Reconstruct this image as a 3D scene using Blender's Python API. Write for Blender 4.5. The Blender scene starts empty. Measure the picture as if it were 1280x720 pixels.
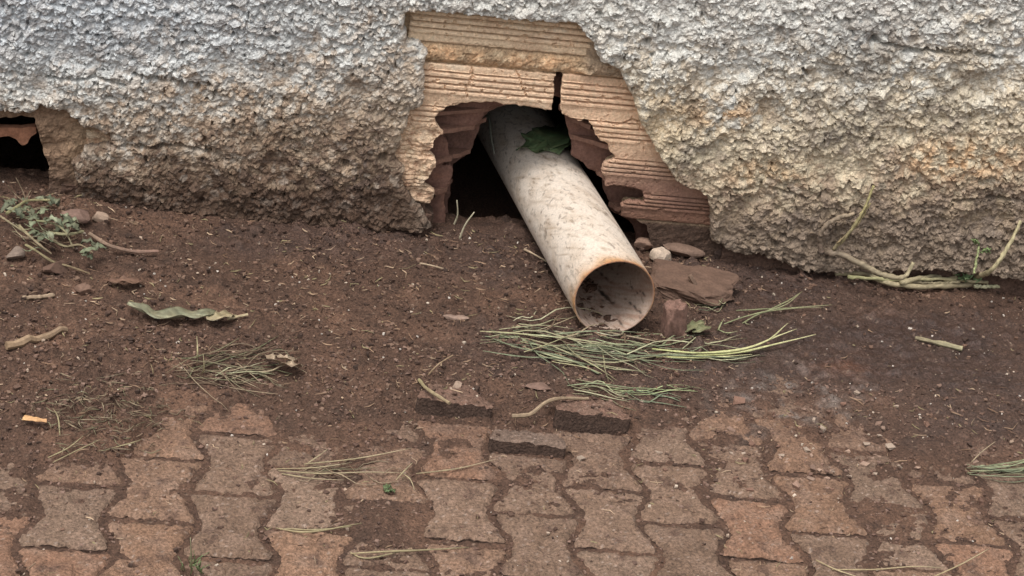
import bpy, math
import numpy as np
from mathutils import Matrix, Vector

rng = np.random.default_rng(7)
sc = bpy.context.scene
col = sc.collection

# ------------------------------------------------------------------ camera
FOC = 2700.0
PITCH, YAW, ROLL = 0.46882, 0.13251, 0.13959
CAM = np.array([0.38245, -4.01109, 1.94385])
cy_, sy_, cp_, sp_ = math.cos(YAW), math.sin(YAW), math.cos(PITCH), math.sin(PITCH)
FW = np.array([sy_*cp_, cy_*cp_, -sp_])
R0 = np.array([cy_, -sy_, 0.0]); D0 = np.cross(FW, R0)
RT = R0*math.cos(ROLL) - D0*math.sin(ROLL)
DN = R0*math.sin(ROLL) + D0*math.cos(ROLL)
cam = bpy.data.cameras.new('camera'); camo = bpy.data.objects.new('camera', cam); col.objects.link(camo)
cam.sensor_fit = 'HORIZONTAL'; cam.sensor_width = 36.0; cam.lens = FOC/1280*36.0
cam.clip_start = 0.05; cam.clip_end = 500
camo.matrix_world = Matrix(((RT[0], -DN[0], -FW[0], CAM[0]), (RT[1], -DN[1], -FW[1], CAM[1]),
                            (RT[2], -DN[2], -FW[2], CAM[2]), (0, 0, 0, 1)))
sc.camera = camo

# ------------------------------------------------------------------ light: overcast sky, weak wide sun
SUN_EL, SUN_AZ = math.radians(68), math.radians(222)      # azimuth clockwise from +Y
w = bpy.data.worlds.new('World'); sc.world = w; w.use_nodes = True
nt = w.node_tree; nt.nodes.clear()
o_ = nt.nodes.new('ShaderNodeOutputWorld'); b_ = nt.nodes.new('ShaderNodeBackground'); s_ = nt.nodes.new('ShaderNodeTexSky')
h_ = nt.nodes.new('ShaderNodeHueSaturation')
s_.sky_type = 'NISHITA'; s_.sun_disc = False; s_.sun_elevation = SUN_EL; s_.sun_rotation = SUN_AZ
s_.dust_density = 4.0; s_.air_density = 1.0
h_.inputs['Saturation'].default_value = 0.25
b_.inputs['Strength'].default_value = 0.15
nt.links.new(s_.outputs[0], h_.inputs['Color']); nt.links.new(h_.outputs[0], b_.inputs[0]); nt.links.new(b_.outputs[0], o_.inputs[0])
sl = bpy.data.lights.new('sun', 'SUN'); so = bpy.data.objects.new('sun', sl); col.objects.link(so)
sl.energy = 1.1; sl.angle = math.radians(22); sl.color = (1.0, 0.965, 0.92)
sd = Vector((math.sin(SUN_AZ)*math.cos(SUN_EL), math.cos(SUN_AZ)*math.cos(SUN_EL), math.sin(SUN_EL)))
so.rotation_euler = sd.to_track_quat('Z', 'Y').to_euler()
so.location = (0.5, -3, 6)
sc.view_settings.view_transform = 'Standard'; sc.view_settings.look = 'None'
sc.view_settings.exposure = 0.55; sc.view_settings.gamma = 1.0

# ------------------------------------------------------------------ helpers
def ray(px, py): return FW*FOC + RT*(px-640.0) + DN*(py-360.0)
def G(px, py, g=0.0):
    v = ray(px, py); return CAM + v*((g-CAM[2])/v[2])
def Wl(px, py, y=0.0):
    v = ray(px, py); return CAM + v*((y-CAM[1])/v[1])
def toimg(X, Y, Z):
    a, b, c = X-CAM[0], Y-CAM[1], Z-CAM[2]
    d = a*FW[0]+b*FW[1]+c*FW[2]
    return 640+FOC*(a*RT[0]+b*RT[1]+c*RT[2])/d, 360+FOC*(a*DN[0]+b*DN[1]+c*DN[2])/d
def lin(r, g, b):
    return np.array([(c/255/12.92 if c/255 <= 0.04045 else ((c/255+0.055)/1.055)**2.4) for c in (r, g, b)])
def sstep(a, b, x):
    t = np.clip((x-a)/(b-a), 0, 1); return t*t*(3-2*t)

def noise2(x, y, seed=0):
    x = np.asarray(x, float); y = np.asarray(y, float)
    xi = np.floor(x).astype(np.int64); yi = np.floor(y).astype(np.int64)
    fx, fy = x-xi, y-yi
    def grad(ix, iy, dx, dy):
        h = (ix*374761393 + iy*668265263 + seed*1442695041) & 0xffffffff
        h = ((h ^ (h >> 13))*1274126177) & 0xffffffff
        h = (h ^ (h >> 16)) & 0xffff
        a = h*(2*math.pi/65536.0)
        return np.cos(a)*dx + np.sin(a)*dy
    u = fx*fx*fx*(fx*(fx*6-15)+10); v = fy*fy*fy*(fy*(fy*6-15)+10)
    n00 = grad(xi, yi, fx, fy); n10 = grad(xi+1, yi, fx-1, fy)
    n01 = grad(xi, yi+1, fx, fy-1); n11 = grad(xi+1, yi+1, fx-1, fy-1)
    return ((n00*(1-u)+n10*u)*(1-v) + (n01*(1-u)+n11*u)*v)*1.4
def fbm(x, y, scale, octs=4, seed=0, gain=0.5):
    r = 0; a = 1.0; s = 1.0/scale; t = 0
    for k in range(octs):
        r = r + a*noise2(x*s, y*s, seed+k*17); t += a; a *= gain; s *= 2.03
    return r/t

def mk(name, V, faces, mats, colr=None, mi=None, smooth=False, parent=None, extra=None):
    """V (n,3); faces: list of (m,k) arrays; mats list; colr (n,3)"""
    me = bpy.data.meshes.new(name)
    V = np.asarray(V, np.float32)
    me.vertices.add(len(V)); me.vertices.foreach_set('co', V.ravel())
    faces = [np.asarray(f, np.int32) for f in faces if len(f)]
    loops = np.concatenate([f.ravel() for f in faces])
    cnt = np.concatenate([np.full(len(f), f.shape[1], np.int32) for f in faces])
    st = np.concatenate([[0], np.cumsum(cnt)[:-1]]).astype(np.int32)
    me.loops.add(len(loops)); me.loops.foreach_set('vertex_index', loops)
    me.polygons.add(len(cnt)); me.polygons.foreach_set('loop_start', st)
    if mi is not None: me.polygons.foreach_set('material_index', np.asarray(mi, np.int32))
    me.polygons.foreach_set('use_smooth', np.full(len(cnt), bool(smooth)) if np.isscalar(smooth) else np.asarray(smooth, bool))
    me.update(calc_edges=True); me.validate()
    if colr is not None:
        at = me.color_attributes.new('Col', 'FLOAT_COLOR', 'POINT')
        c4 = np.ones((len(V), 4), np.float32); c4[:, :3] = np.clip(colr, 0.004, 0.9); at.data.foreach_set('color', c4.ravel())
    if extra is not None:
        for k, a in extra.items():
            at = me.attributes.new(k, 'FLOAT', 'POINT'); at.data.foreach_set('value', np.asarray(a, np.float32))
    for m in mats: me.materials.append(m)
    o = bpy.data.objects.new(name, me); col.objects.link(o)
    if parent is not None: o.parent = parent
    return o
def empty(name, loc=(0, 0, 0)):
    o = bpy.data.objects.new(name, None); col.objects.link(o); o.location = loc; o.empty_display_size = 0.05
    return o
def tag(o, label=None, cat=None, group=None, kind=None):
    for k, v in (('label', label), ('category', cat), ('group', group), ('kind', kind)):
        if v: o[k] = v
    return o
def put(o, parent):
    """parent a mesh whose vertices are in world space to an Empty standing at parent.location"""
    o.parent = parent; o.matrix_parent_inverse = Matrix.Translation(-parent.location)
    return o

def polysdf(P, X, Y):
    """signed distance to closed polygon, positive OUTSIDE"""
    P = np.asarray(P, float); n = len(P)
    d2 = np.full(X.shape, 1e9); ins = np.zeros(X.shape, bool)
    for i in range(n):
        ax, ay = P[i]; bx, by = P[(i+1) % n]
        ex, ey = bx-ax, by-ay; L2 = ex*ex+ey*ey+1e-15
        t = np.clip(((X-ax)*ex+(Y-ay)*ey)/L2, 0, 1)
        d2 = np.minimum(d2, (X-ax-t*ex)**2+(Y-ay-t*ey)**2)
        c = ((ay > Y) != (by > Y)) & (X < (bx-ax)*(Y-ay)/((by-ay) if by != ay else 1e-12)+ax)
        ins ^= c
    return np.sqrt(d2)*np.where(ins, -1, 1)

def clipgrid(us, vs, sdf):
    """grid clipped by sdf>0 with boundary verts snapped; returns U,V,quads,tris compacted + S"""
    U, V = np.meshgrid(us, vs); S = sdf(U, V)
    du, dv = us[1]-us[0], vs[1]-vs[0]
    gv, gu = np.gradient(S, vs, us)
    g = np.maximum(gu*gu+gv*gv, 0.25)
    thr = 0.62*np.sqrt((gu*du)**2+(gv*dv)**2)+1e-9
    near = np.abs(S) < thr
    U = np.where(near, U-np.clip(S*gu/g, -du*.7, du*.7), U); V = np.where(near, V-np.clip(S*gv/g, -dv*.7, dv*.7), V)
    S = np.where(near, 0.0, S)
    ny, nx = S.shape
    I = np.arange(nx*ny).reshape(ny, nx)
    q = np.stack([I[:-1, :-1], I[:-1, 1:], I[1:, 1:], I[1:, :-1]], -1).reshape(-1, 4)
    Sf = S.ravel(); neg = Sf[q] < 0; pos = Sf[q] > 0
    nn = neg.sum(1); keep = (nn == 0) & (pos.sum(1) > 0)
    t3 = (nn == 1) & (pos.sum(1) > 0)
    quads = q[keep]; qt = q[t3]; ng = neg[t3]
    tris = np.zeros((0, 3), int)
    if len(qt):
        k = ng.argmax(1); ar = np.arange(len(qt))
        tris = np.stack([qt[ar, (k+1) % 4], qt[ar, (k+2) % 4], qt[ar, (k+3) % 4]], 1)
    used = np.zeros(nx*ny, bool); used[quads.ravel()] = True; used[tris.ravel()] = True
    mp = np.cumsum(used)-1
    return U.ravel()[used], V.ravel()[used], np.maximum(Sf[used], 0), mp[quads], mp[tris]

def boundary(faces):
    E = np.concatenate([np.stack([f, np.roll(f, -1, 1)], -1).reshape(-1, 2) for f in faces if len(f)])
    n = E.max()+1
    key = E[:, 0]*n+E[:, 1]; rev = E[:, 1]*n+E[:, 0]
    return E[~np.isin(key, rev)]

def slab(name, F, Bk, quads, tris, mats, colr, parent=None, smooth=False, extra=None, back=True, bcol=None):
    """front verts F, back verts Bk (same order) -> closed solid"""
    n = len(F); be = boundary([quads, tris])
    side = np.stack([be[:, 1], be[:, 0], be[:, 0]+n, be[:, 1]+n], 1)
    if back:
        fs = [quads, tris, quads[:, ::-1]+n, tris[:, ::-1]+n, side]; V = np.concatenate([F, Bk])
        c = np.concatenate([colr, colr if bcol is None else np.tile(bcol, (n, 1))])
    else:
        bi = np.unique(be); nb = len(bi); mp = np.zeros(n, int); mp[bi] = np.arange(nb)+n
        side = np.stack([mp[be[:, 1]], mp[be[:, 0]], mp[be[:, 0]]+nb, mp[be[:, 1]]+nb], 1)
        cb = colr[bi] if bcol is None else np.tile(bcol, (nb, 1))
        fs = [quads, tris, side]; V = np.concatenate([F, F[bi], Bk[bi]]); c = np.concatenate([colr, cb, cb])
    ex = {k: np.concatenate([a, a]) for k, a in extra.items()} if extra else None
    return mk(name, V, fs, mats, c, smooth=smooth, parent=parent, extra=ex)

# ------------------------------------------------------------------ materials
def vmat(name, rough=0.9, nscale=300.0, namt=0.35, bump=0.25, bdist=0.001, spec=0.3, nscale2=None, wet=None, coord='Object'):
    m = bpy.data.materials.new(name); m.use_nodes = True; t = m.node_tree; N = t.nodes; L = t.links
    b = N['Principled BSDF']; at = N.new('ShaderNodeAttribute'); at.attribute_name = 'Col'
    tc = N.new('ShaderNodeNewGeometry')
    no = N.new('ShaderNodeTexNoise'); no.inputs['Scale'].default_value = nscale; no.inputs['Detail'].default_value = 4; no.inputs['Roughness'].default_value = 0.65
    L.new(tc.outputs['Position'], no.inputs['Vector'])
    mr = N.new('ShaderNodeMapRange'); mr.inputs['From Min'].default_value = 0.25; mr.inputs['From Max'].default_value = 0.75
    mr.inputs['To Min'].default_value = 1-namt; mr.inputs['To Max'].default_value = 1+namt
    L.new(no.outputs['Fac'], mr.inputs['Value'])
    mx = N.new('ShaderNodeVectorMath'); mx.operation = 'SCALE'
    L.new(at.outputs['Color'], mx.inputs[0]); L.new(mr.outputs[0], mx.inputs['Scale'])
    L.new(mx.outputs[0], b.inputs['Base Color'])
    b.inputs['Roughness'].default_value = rough; b.inputs['Specular IOR Level'].default_value = spec
    if wet:
        wa = N.new('ShaderNodeAttribute'); wa.attribute_name = wet
        r2 = N.new('ShaderNodeMapRange'); r2.inputs['To Min'].default_value = rough; r2.inputs['To Max'].default_value = 0.42
        L.new(wa.outputs['Fac'], r2.inputs['Value']); L.new(r2.outputs[0], b.inputs['Roughness'])
    if bump:
        bp = N.new('ShaderNodeBump'); bp.inputs['Strength'].default_value = bump; bp.inputs['Distance'].default_value = bdist
        n2 = N.new('ShaderNodeTexNoise'); n2.inputs['Scale'].default_value = nscale2 or nscale*1.3; n2.inputs['Detail'].default_value = 5
        L.new(tc.outputs['Position'], n2.inputs['Vector'])
        L.new(n2.outputs['Fac'], bp.inputs['Height']); L.new(bp.outputs[0], b.inputs['Normal'])
    return m
M_PLAST = vmat('roughcast_plaster', 0.92, 210, 0.5, 0.8, 0.003)
M_MORT = vmat('old_mortar', 0.95, 190, 0.5, 0.8, 0.003)
M_CLAY = vmat('fired_clay', 0.9, 170, 0.34, 0.6, 0.002)
M_SOIL = vmat('damp_soil', 0.92, 210, 0.75, 1.0, 0.004, wet='Wet')
M_PAVE = vmat('paver_concrete', 0.92, 200, 0.7, 1.0, 0.0045)
M_CRUMB = vmat('crumbs', 0.92, 400, 0.3, 0.3, 0.001)
M_STRAW = vmat('straw', 0.8, 150, 0.25, 0.0)
M_STEM = vmat('stem_skin', 0.7, 160, 0.3, 0.3, 0.0006)
M_LEAF = vmat('leaf_blade', 0.6, 120, 0.3, 0.2, 0.0005)
M_STONE = vmat('stone', 0.85, 200, 0.3, 0.5, 0.001)

def pvc():
    m = bpy.data.materials.new('dirty_plastic'); m.use_nodes = True; t = m.node_tree; N = t.nodes; L = t.links
    b = N['Principled BSDF']; at = N.new('ShaderNodeAttribute'); at.attribute_name = 'Col'
    g = N.new('ShaderNodeTexCoord')
    mp = N.new('ShaderNodeMapping'); mp.inputs['Scale'].default_value = (1, 0.55, 1); mp.inputs['Rotation'].default_value = (0.3, 0.5, 0.7)
    L.new(g.outputs['Object'], mp.inputs['Vector'])
    # scuff streaks
    no = N.new('ShaderNodeTexNoise'); no.inputs['Scale'].default_value = 75; no.inputs['Detail'].default_value = 5; no.inputs['Distortion'].default_value = 1.2
    L.new(mp.outputs[0], no.inputs['Vector'])
    cr = N.new('ShaderNodeValToRGB'); cr.color_ramp.elements[0].position = 0.56; cr.color_ramp.elements[1].position = 0.70
    L.new(no.outputs['Fac'], cr.inputs[0])
    mx = N.new('ShaderNodeMix'); mx.data_type = 'RGBA'; mx.inputs['B'].default_value = (0.13, 0.095, 0.07, 1)
    sc_ = N.new('ShaderNodeMath'); sc_.operation = 'MULTIPLY'; sc_.inputs[1].default_value = 0.6
    L.new(cr.outputs[0], sc_.inputs[0]); L.new(sc_.outputs[0], mx.inputs['Factor']); L.new(at.outputs['Color'], mx.inputs['A'])
    n2 = N.new('ShaderNodeTexNoise'); n2.inputs['Scale'].default_value = 260; n2.inputs['Detail'].default_value = 3
    L.new(g.outputs['Object'], n2.inputs['Vector'])
    mr = N.new('ShaderNodeMapRange'); mr.inputs['From Min'].default_value = .3; mr.inputs['From Max'].default_value = .7; mr.inputs['To Min'].default_value = .85; mr.inputs['To Max'].default_value = 1.1
    L.new(n2.outputs['Fac'], mr.inputs['Value'])
    vm = N.new('ShaderNodeVectorMath'); vm.operation = 'SCALE'; L.new(mx.outputs['Result'], vm.inputs[0]); L.new(mr.outputs[0], vm.inputs['Scale'])
    L.new(vm.outputs[0], b.inputs['Base Color'])
    b.inputs['Roughness'].default_value = 0.55; b.inputs['Specular IOR Level'].default_value = 0.35
    bp = N.new('ShaderNodeBump'); bp.inputs['Strength'].default_value = .15; bp.inputs['Distance'].default_value = .0008
    L.new(no.outputs['Fac'], bp.inputs['Height']); L.new(bp.outputs[0], b.inputs['Normal'])
    return m
M_PVC = pvc()

# ================================================================== GROUND AND PAVEMENT
LP, PP = 0.186, 0.12488            # paver length pitch, column pitch
YW = 1.2012
PW, PN = 0.1445, 0.0965             # end width, neck width
DWALL = -0.03                      # front of the plaster

TYX = [-200, 0, 130, 170, 230, 330, 400, 450, 520, 600, 680, 760, 850, 900, 1000, 1100, 1280, 1500]
TYY = [548, 548, 540, 515, 472, 480, 508, 535, 508, 516, 510, 506, 492, 482, 486, 525, 556, 570]
def soil_height(X, Y):
    px, py = toimg(X, Y, 0*X)
    ty = np.interp(px, TYX, TYY)
    n1 = fbm(X, Y, 0.11, 4, 3); n2 = fbm(X, Y, 0.03, 4, 11)
    cov = sstep(85, -60, py-ty+n1*85+n2*30)
    D = -0.0072 + cov*0.0205 + .003*fbm(X, Y, .05, 3, 37) + .011*sstep(.10, .5, fbm(X, Y, .085, 4, 29))*sstep(230, 0, py-ty)
    for bx, by, rx, ry, h in [(478, 652, 52, 34, .0125), (655, 598, 38, 26, .006), (1095, 640, 42, 22, .008), (395, 525, 50, 18, .006),
                              (40, 640, 40, 10, .003), (560, 534, 62, 14, -.016), (742, 546, 58, 14, -.016), (655, 574, 60, 14, -.008), (1230, 620, 50, 18, .006), (865, 600, 30, 20, .003), (1090, 700, 20, 16, .005),
                              (60, 520, 110, 40, .008), (300, 460, 90, 14, .006), (40, 300, 70, 26, .022), (870, 320, 60, 20, .012)]:
        D = D + h*np.exp(-((px-bx)/rx)**2-((py-by)/ry)**2)
    t = sstep(-0.62, -0.05, Y)
    xw = np.clip((X+0.14)/2.2, -.3, 1.3)
    D = D + t*(0.014-0.05*xw)
    # scoured channel in front of the mouth
    D = D - 0.012*np.exp(-((px-800)/40)**2-((py-412)/16)**2)
    D = D-.40*sstep(.10, .22, Y)
    amp = 0.0025+0.0045*cov
    D = D + n1*0.008*cov + n2*amp + fbm(X, Y, 0.009, 3, 23)*(0.0012+0.0022*cov)
    return D, cov, px, py

gx = np.arange(-0.6, 2.4, 0.0042)
gy = np.concatenate([np.arange(-1.62, 0.12, 0.0042), np.arange(0.125, 0.75, 0.012)])
GX, GY = np.meshgrid(gx, gy)
GZ, COV, GPX, GPY = soil_height(GX, GY)
# crumbly clods splatted on top
for k in range(5200):
    x0, y0 = rng.uniform(-0.4, 2.2), rng.uniform(-1.1, 0.1)
    j = int((x0-gx[0])/0.0042); i = int((y0-gy[0])/0.0042)
    c = COV[min(i, len(gy)-1), min(j, len(gx)-1)]
    if rng.random() > 0.15+0.85*c: continue
    r = rng.uniform(0.004, 0.009) if rng.random() < .93 else rng.uniform(.01, .018)
    n = int(r/0.0042)+2
    i0, i1, j0, j1 = max(i-n, 0), min(i+n+1, len(gy)), max(j-n, 0), min(j+n+1, len(gx))
    d = 1-((GX[i0:i1, j0:j1]-x0)**2+(GY[i0:i1, j0:j1]-y0)**2)/(r*r)
    GZ[i0:i1, j0:j1] += np.sqrt(np.clip(d, 0, 1))*r*rng.uniform(.3, .6)

def gz(x, y):
    j = np.clip(np.searchsorted(gx, x)-1, 0, len(gx)-2); i = np.clip(np.searchsorted(gy, y)-1, 0, len(gy)-2)
    a = np.clip((x-gx[j])/(gx[j+1]-gx[j]), 0, 1); b = np.clip((y-gy[i])/(gy[i+1]-gy[i]), 0, 1)
    return (GZ[i, j]*(1-a)+GZ[i, j+1]*a)*(1-b)+(GZ[i+1, j]*(1-a)+GZ[i+1, j+1]*a)*b

# soil colours: damp red-brown earth, wetter and greyer to the right, drier reddish patches
c0 = lin(85, 64, 52); c1 = lin(114, 86, 69); c2 = lin(64, 50, 42); c3 = lin(92, 78, 70)
nA = fbm(GX, GY, 0.16, 5, 41); nB = fbm(GX, GY, 0.018, 4, 51); nC = fbm(GX, GY, 0.06, 4, 61)
SC = c0[None, None]*np.ones(GX.shape+(3,))
def blend(C, c, f): return C*(1-f[..., None])+np.asarray(c)*f[..., None]
SC = blend(SC, c1, np.clip(nA*1.4+0.05, 0, .75))
SC = blend(SC, c2, np.clip(nC*1.5-.1, 0, .7))
wet = np.zeros(GX.shape)
for bx, by, rx, ry, h in [(1080, 440, 230, 60, .95), (960, 350, 130, 45, .7), (640, 320, 90, 40, .55), (400, 310, 160, 22, .5), (700, 440, 130, 40, .5), (1240, 500, 120, 60, .7), (840, 470, 120, 40, .5)]:
    wet = np.maximum(wet, h*np.exp(-((GPX-bx)/rx)**4-((GPY-by)/ry)**4))
wet = np.clip(wet*(1+nA*.9+nC*.5), 0, 1)
SC = blend(SC, lin(66, 53, 49), wet*.8)
grey = np.exp(-((GPX-990)/75)**2-((GPY-500)/40)**2)*sstep(-.1, .45, nC+.3*nB)
SC = blend(SC, lin(124, 112, 104), np.clip(grey*1.2, 0, .9))
SC = blend(SC, lin(112, 72, 52), .5*np.exp(-((GPX-1050)/45)**2-((GPY-462)/18)**2)*sstep(-.2, .3, nC))
SC = blend(SC, lin(150, 128, 110), sstep(.42, .6, fbm(GX, GY, 0.006, 2, 71))*.6)
SC = SC*(.93+.35*nB)[..., None]
ny, nx = GX.shape; I = np.arange(nx*ny).reshape(ny, nx)
Q = np.stack([I[:-1, :-1], I[:-1, 1:], I[1:, 1:], I[1:, :-1]], -1).reshape(-1, 4)
soil = mk('soil', np.stack([GX, GY, GZ], -1).reshape(-1, 3), [Q], [M_SOIL], SC.reshape(-1, 3), extra={'Wet': wet.ravel()}, smooth=True)
tag(soil, kind='structure')
# earth beyond, one wide sheet
big = mk('ground', [(-60, -60, -.075), (60, -60, -.075), (60, 60, -.075), (-60, 60, -.075)], [[[0, 1, 2, 3]]], [M_SOIL], np.tile(c0, (4, 1)))
tag(big, kind='structure')
bed = mk('pavement', [(-.62, -1.7, -.062), (2.42, -1.7, -.062), (2.42, -.3, -.062), (-.62, -.3, -.062)], [[[0, 1, 2, 3]]], [M_SOIL], np.tile(c0, (4, 1)))
tag(bed, kind='structure')

TOP = GZ.copy()
def hwid(v):
    a = np.abs(v)/LP
    return PN/2+(PW-PN)/2*np.clip((a-.11)/.28, 0, 1)
pav_seed = [0]
def make_paver(cx, cy, zt, tx, ty_, colour, name='paver', chip=None, cut=None):
    """double-T paver, long axis along Y; (cx,cy) centre, zt top height, tilts in rad"""
    pav_seed[0] += 1; sd_ = pav_seed[0]*7
    ox, oy = rng.uniform(0, 50, 2)
    def sdf(U, V):
        d = hwid(V)-0.0005-np.abs(U)
        d = np.minimum(d*.93, LP/2-.0022-np.abs(V))
        # rounded corners
        cxn = PW/2-.012; cyn = LP/2-.012
        q = np.sqrt(np.maximum(np.abs(U)-cxn, 0)**2+np.maximum(np.abs(V)-cyn, 0)**2)
        d = np.where((np.abs(U) > cxn) & (np.abs(V) > cyn), np.minimum(d, .011-q), d)
        nq = .45 if cut is not None else 1.0
        d = d+fbm(U+ox, V+oy, .032, 3, 5)*.0085*nq-.0030+fbm(U+ox, V+oy, .010, 3, 8)*.0040*nq
        if cut is not None: d = np.minimum(d, cut(U, V)+fbm(U+ox, V+oy, .025, 3, 9)*.008)
        return d
    u, v, S, q, t = clipgrid(np.arange(-.084, .0841, .0040), np.arange(-.102, .1021, .0040), sdf)
    crisp = cut is not None; e = np.clip(1-S/(.004 if crisp else .009), 0, 1)
    z = -(.002 if crisp else .0060)*e**2.0 + fbm(u+ox, v+oy, .045, 4, 15)*.0036 + fbm(u+ox, v+oy, .011, 3, 19)*.0040
    pit = sstep(.22, .5, fbm(u+ox, v+oy, .018, 3, 33)); z = z-pit*.0038
    ero = sstep(.12, .5, fbm(u+ox, v+oy, .06, 3, 77)); z = z-ero*.004
    F = np.stack([u, v, z], 1); B = np.stack([u*1.0, v*1.0, np.full(len(u), -.05)], 1)
    k = np.stack([fbm(u+ox, v+oy, .05, 4, 25), fbm(u+ox, v+oy, .012, 3, 27), fbm(u+ox, v+oy, .005, 2, 29)], 1)
    C = np.tile(colour, (len(u), 1))*(1+.30*k[:, :1]+.28*k[:, 1:2])
    C = blend(C, lin(128, 106, 91), np.clip(k[:, 0]*1.3+.1, 0, .6))
    C = blend(C, lin(86, 66, 56), np.clip(sstep(.10, .5, fbm(u+ox, v+oy, .04, 4, 63))*.75, 0, 1))
    C = blend(C, lin(168, 150, 136), sstep(.35, .55, k[:, 2])*.6)
    be_ = boundary([q, t]); sm = np.concatenate([np.full(len(q)+len(t), True), np.full(len(be_), False)])
    ipx, ipy = toimg(u+cx, v+cy, 0*u)
    film = sstep(130, -15, ipy-np.interp(ipx, TYX, TYY)+60*fbm(u+cx, v+cy, .09, 4, 91))*(.35+.65*sstep(-.3, .3, fbm(u+cx, v+cy, .03, 4, 95)))
    C = blend(C, lin(98, 77, 65), film*(.5 if crisp else .85))
    o = slab(name, F, B, q, t, [M_PAVE], C, smooth=sm, back=False, bcol=lin(74, 58, 49))  # sides darkened: caked soil plus shadow put into the colour
    o.location = (cx, cy, zt); o.rotation_euler = (tx, ty_, rng.uniform(-.02, .02))
    # height map for things resting on it
    j0, j1 = np.searchsorted(gx, [cx-.08, cx+.08]); i0, i1 = np.searchsorted(gy, [cy-.1, cy+.1])
    if j1 > j0 and i1 > i0:
        U, V = GX[i0:i1, j0:j1]-cx, GY[i0:i1, j0:j1]-cy
        m = sdf(U, V) > .002
        zz = zt + V*math.sin(tx)-U*math.sin(ty_)-.001
        TOP[i0:i1, j0:j1] = np.where(m, np.maximum(TOP[i0:i1, j0:j1], zz), TOP[i0:i1, j0:j1])
    return o
pcols = [.80*c_ for c_ in [lin(140, 111, 91), lin(146, 114, 92), lin(134, 109, 91), lin(143, 109, 88), lin(138, 114, 96), lin(132, 107, 89)]]
loose = {(6, 2.5): ('N', .016, -.15, .07), (8, 2.5): ('P', .0155, -.14, .06), (7, 2): ('O', .0075, -.12, .03)}
for idx in range(-4, 18):
    half = 0.5 if idx % 2 == 0 else 0.0
    for r in range(-3, 4):
        row = r+half
        cx, cy = idx*PP, (row+.5)*LP-YW
        px, py = toimg(cx, cy, 0.0)
        if py < 440 or cy < -1.62 or cx < -.55 or cx > 2.1: continue
        c = pcols[rng.integers(len(pcols))]*rng.uniform(.9, 1.1)
        if (idx, row) in loose:
            continue
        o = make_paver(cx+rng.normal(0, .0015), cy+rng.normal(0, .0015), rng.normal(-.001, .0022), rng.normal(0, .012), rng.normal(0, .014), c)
        o.parent = bed
loose_lab = {'N': 'lifted paver with dark front edge, a pale curved stem lying on it', 'P': 'lifted paver with dark front edge, lying behind the broken grey one and below the pipe',
             'O': 'broken grey paver fragment jammed between the two lifted pavers'}
for (idx, row), (nm, zt, tx, ty_) in loose.items():
    cx, cy = idx*PP, (row+.5)*LP-YW
    cut = None
    if nm == 'N': cy += .008; cut = lambda U, V: (.0-V+.25*U)*.9
    if nm == 'P': cy += .004; cut = lambda U, V: (-.01-V-.1*U)*.9
    if nm == 'O': cy += .0; cut = lambda U, V: -.038-V
    zc = zt + .07*math.sin(abs(tx))*0
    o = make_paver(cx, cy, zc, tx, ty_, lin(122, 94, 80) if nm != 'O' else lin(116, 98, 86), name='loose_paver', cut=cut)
    tag(o, loose_lab[nm], 'paver', 'pavers lifted out of line')

def topz(x, y):
    j = np.clip(np.searchsorted(gx, x)-1, 0, len(gx)-2); i = np.clip(np.searchsorted(gy, y)-1, 0, len(gy)-2)
    return np.maximum(np.maximum(TOP[i, j], TOP[i, j+1]), np.maximum(TOP[i+1, j], TOP[i+1, j+1]))
def GP(px, py, up=0.0):
    """point on the ground surface seen at the photo position"""
    p = G(px, py, 0.0)
    for k in range(4): p = G(px, py, float(topz(p[0], p[1])))
    return np.array([p[0], p[1], float(topz(p[0], p[1]))+up])

# ================================================================== WALL
wall = empty('roughcast_wall', (0.9, 0.1, -0.05))
tag(wall, 'weathered roughcast wall with broken hollow bricks around the drain hole', 'wall')
def W2(pts, y=0.0): return np.array([[Wl(a, b, y)[0], Wl(a, b, y)[2]] for a, b in pts])

# --- places where the plaster is gone
GONE = W2([(506, 15), (540, 15), (600, 20), (660, 26), (722, 30), (740, 52), (752, 76), (774, 84), (784, 108), (800, 146), (813, 178), (833, 204),
           (848, 226), (884, 244), (890, 262), (889, 300), (893, 360), (538, 360), (541, 296), (540, 286), (536, 276), (528, 264), (516, 250), (508, 238), (502, 226),
           (505, 214), (494, 200), (502, 176), (508, 156), (512, 140), (530, 130), (530, 108), (531, 90), (532, 64), (524, 52), (508, 50)], -.02)
GONE2 = W2([(-90, 138), (0, 140), (44, 141), (50, 133), (80, 138), (104, 158), (137, 167), (136, 180), (110, 183), (101, 196), (90, 202), (93, 216), (98, 232), (92, 248), (60, 262), (40, 300), (-90, 300)], -.02)
BOTPX = [(-300, 262), (60, 262), (100, 257), (150, 263), (200, 273), (235, 281), (260, 283), (320, 289), (380, 286), (397, 294), (430, 296), (460, 288), (500, 292), (540, 291),
         (880, 300), (900, 308), (922, 322), (950, 318), (985, 332), (1040, 342), (1100, 340), (1170, 338), (1280, 350), (1500, 358)]
BOT = W2(BOTPX, -.03)
def plaster_sdf(X, Z):
    n = fbm(X, Z, .035, 4, 101)*.012+fbm(X, Z, .011, 3, 105)*.005
    d = np.minimum(polysdf(GONE, X, Z), polysdf(GONE2, X, Z))+n*.7
    return np.minimum(d, (Z-np.interp(X, BOT[:, 0], BOT[:, 1]))+n*1.1)
PS = .0021
xs = np.arange(-.52, 2.28, PS); zs = np.arange(-.09, .72, PS)
LX, LZ = np.meshgrid(xs, zs)
WX = LX+fbm(LX, LZ, .017, 3, 141)*.0065; WZ = LZ+fbm(LX, LZ, .017, 3, 147)*.0055
H = np.zeros(LX.shape); LID = np.zeros(LX.shape)
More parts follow.
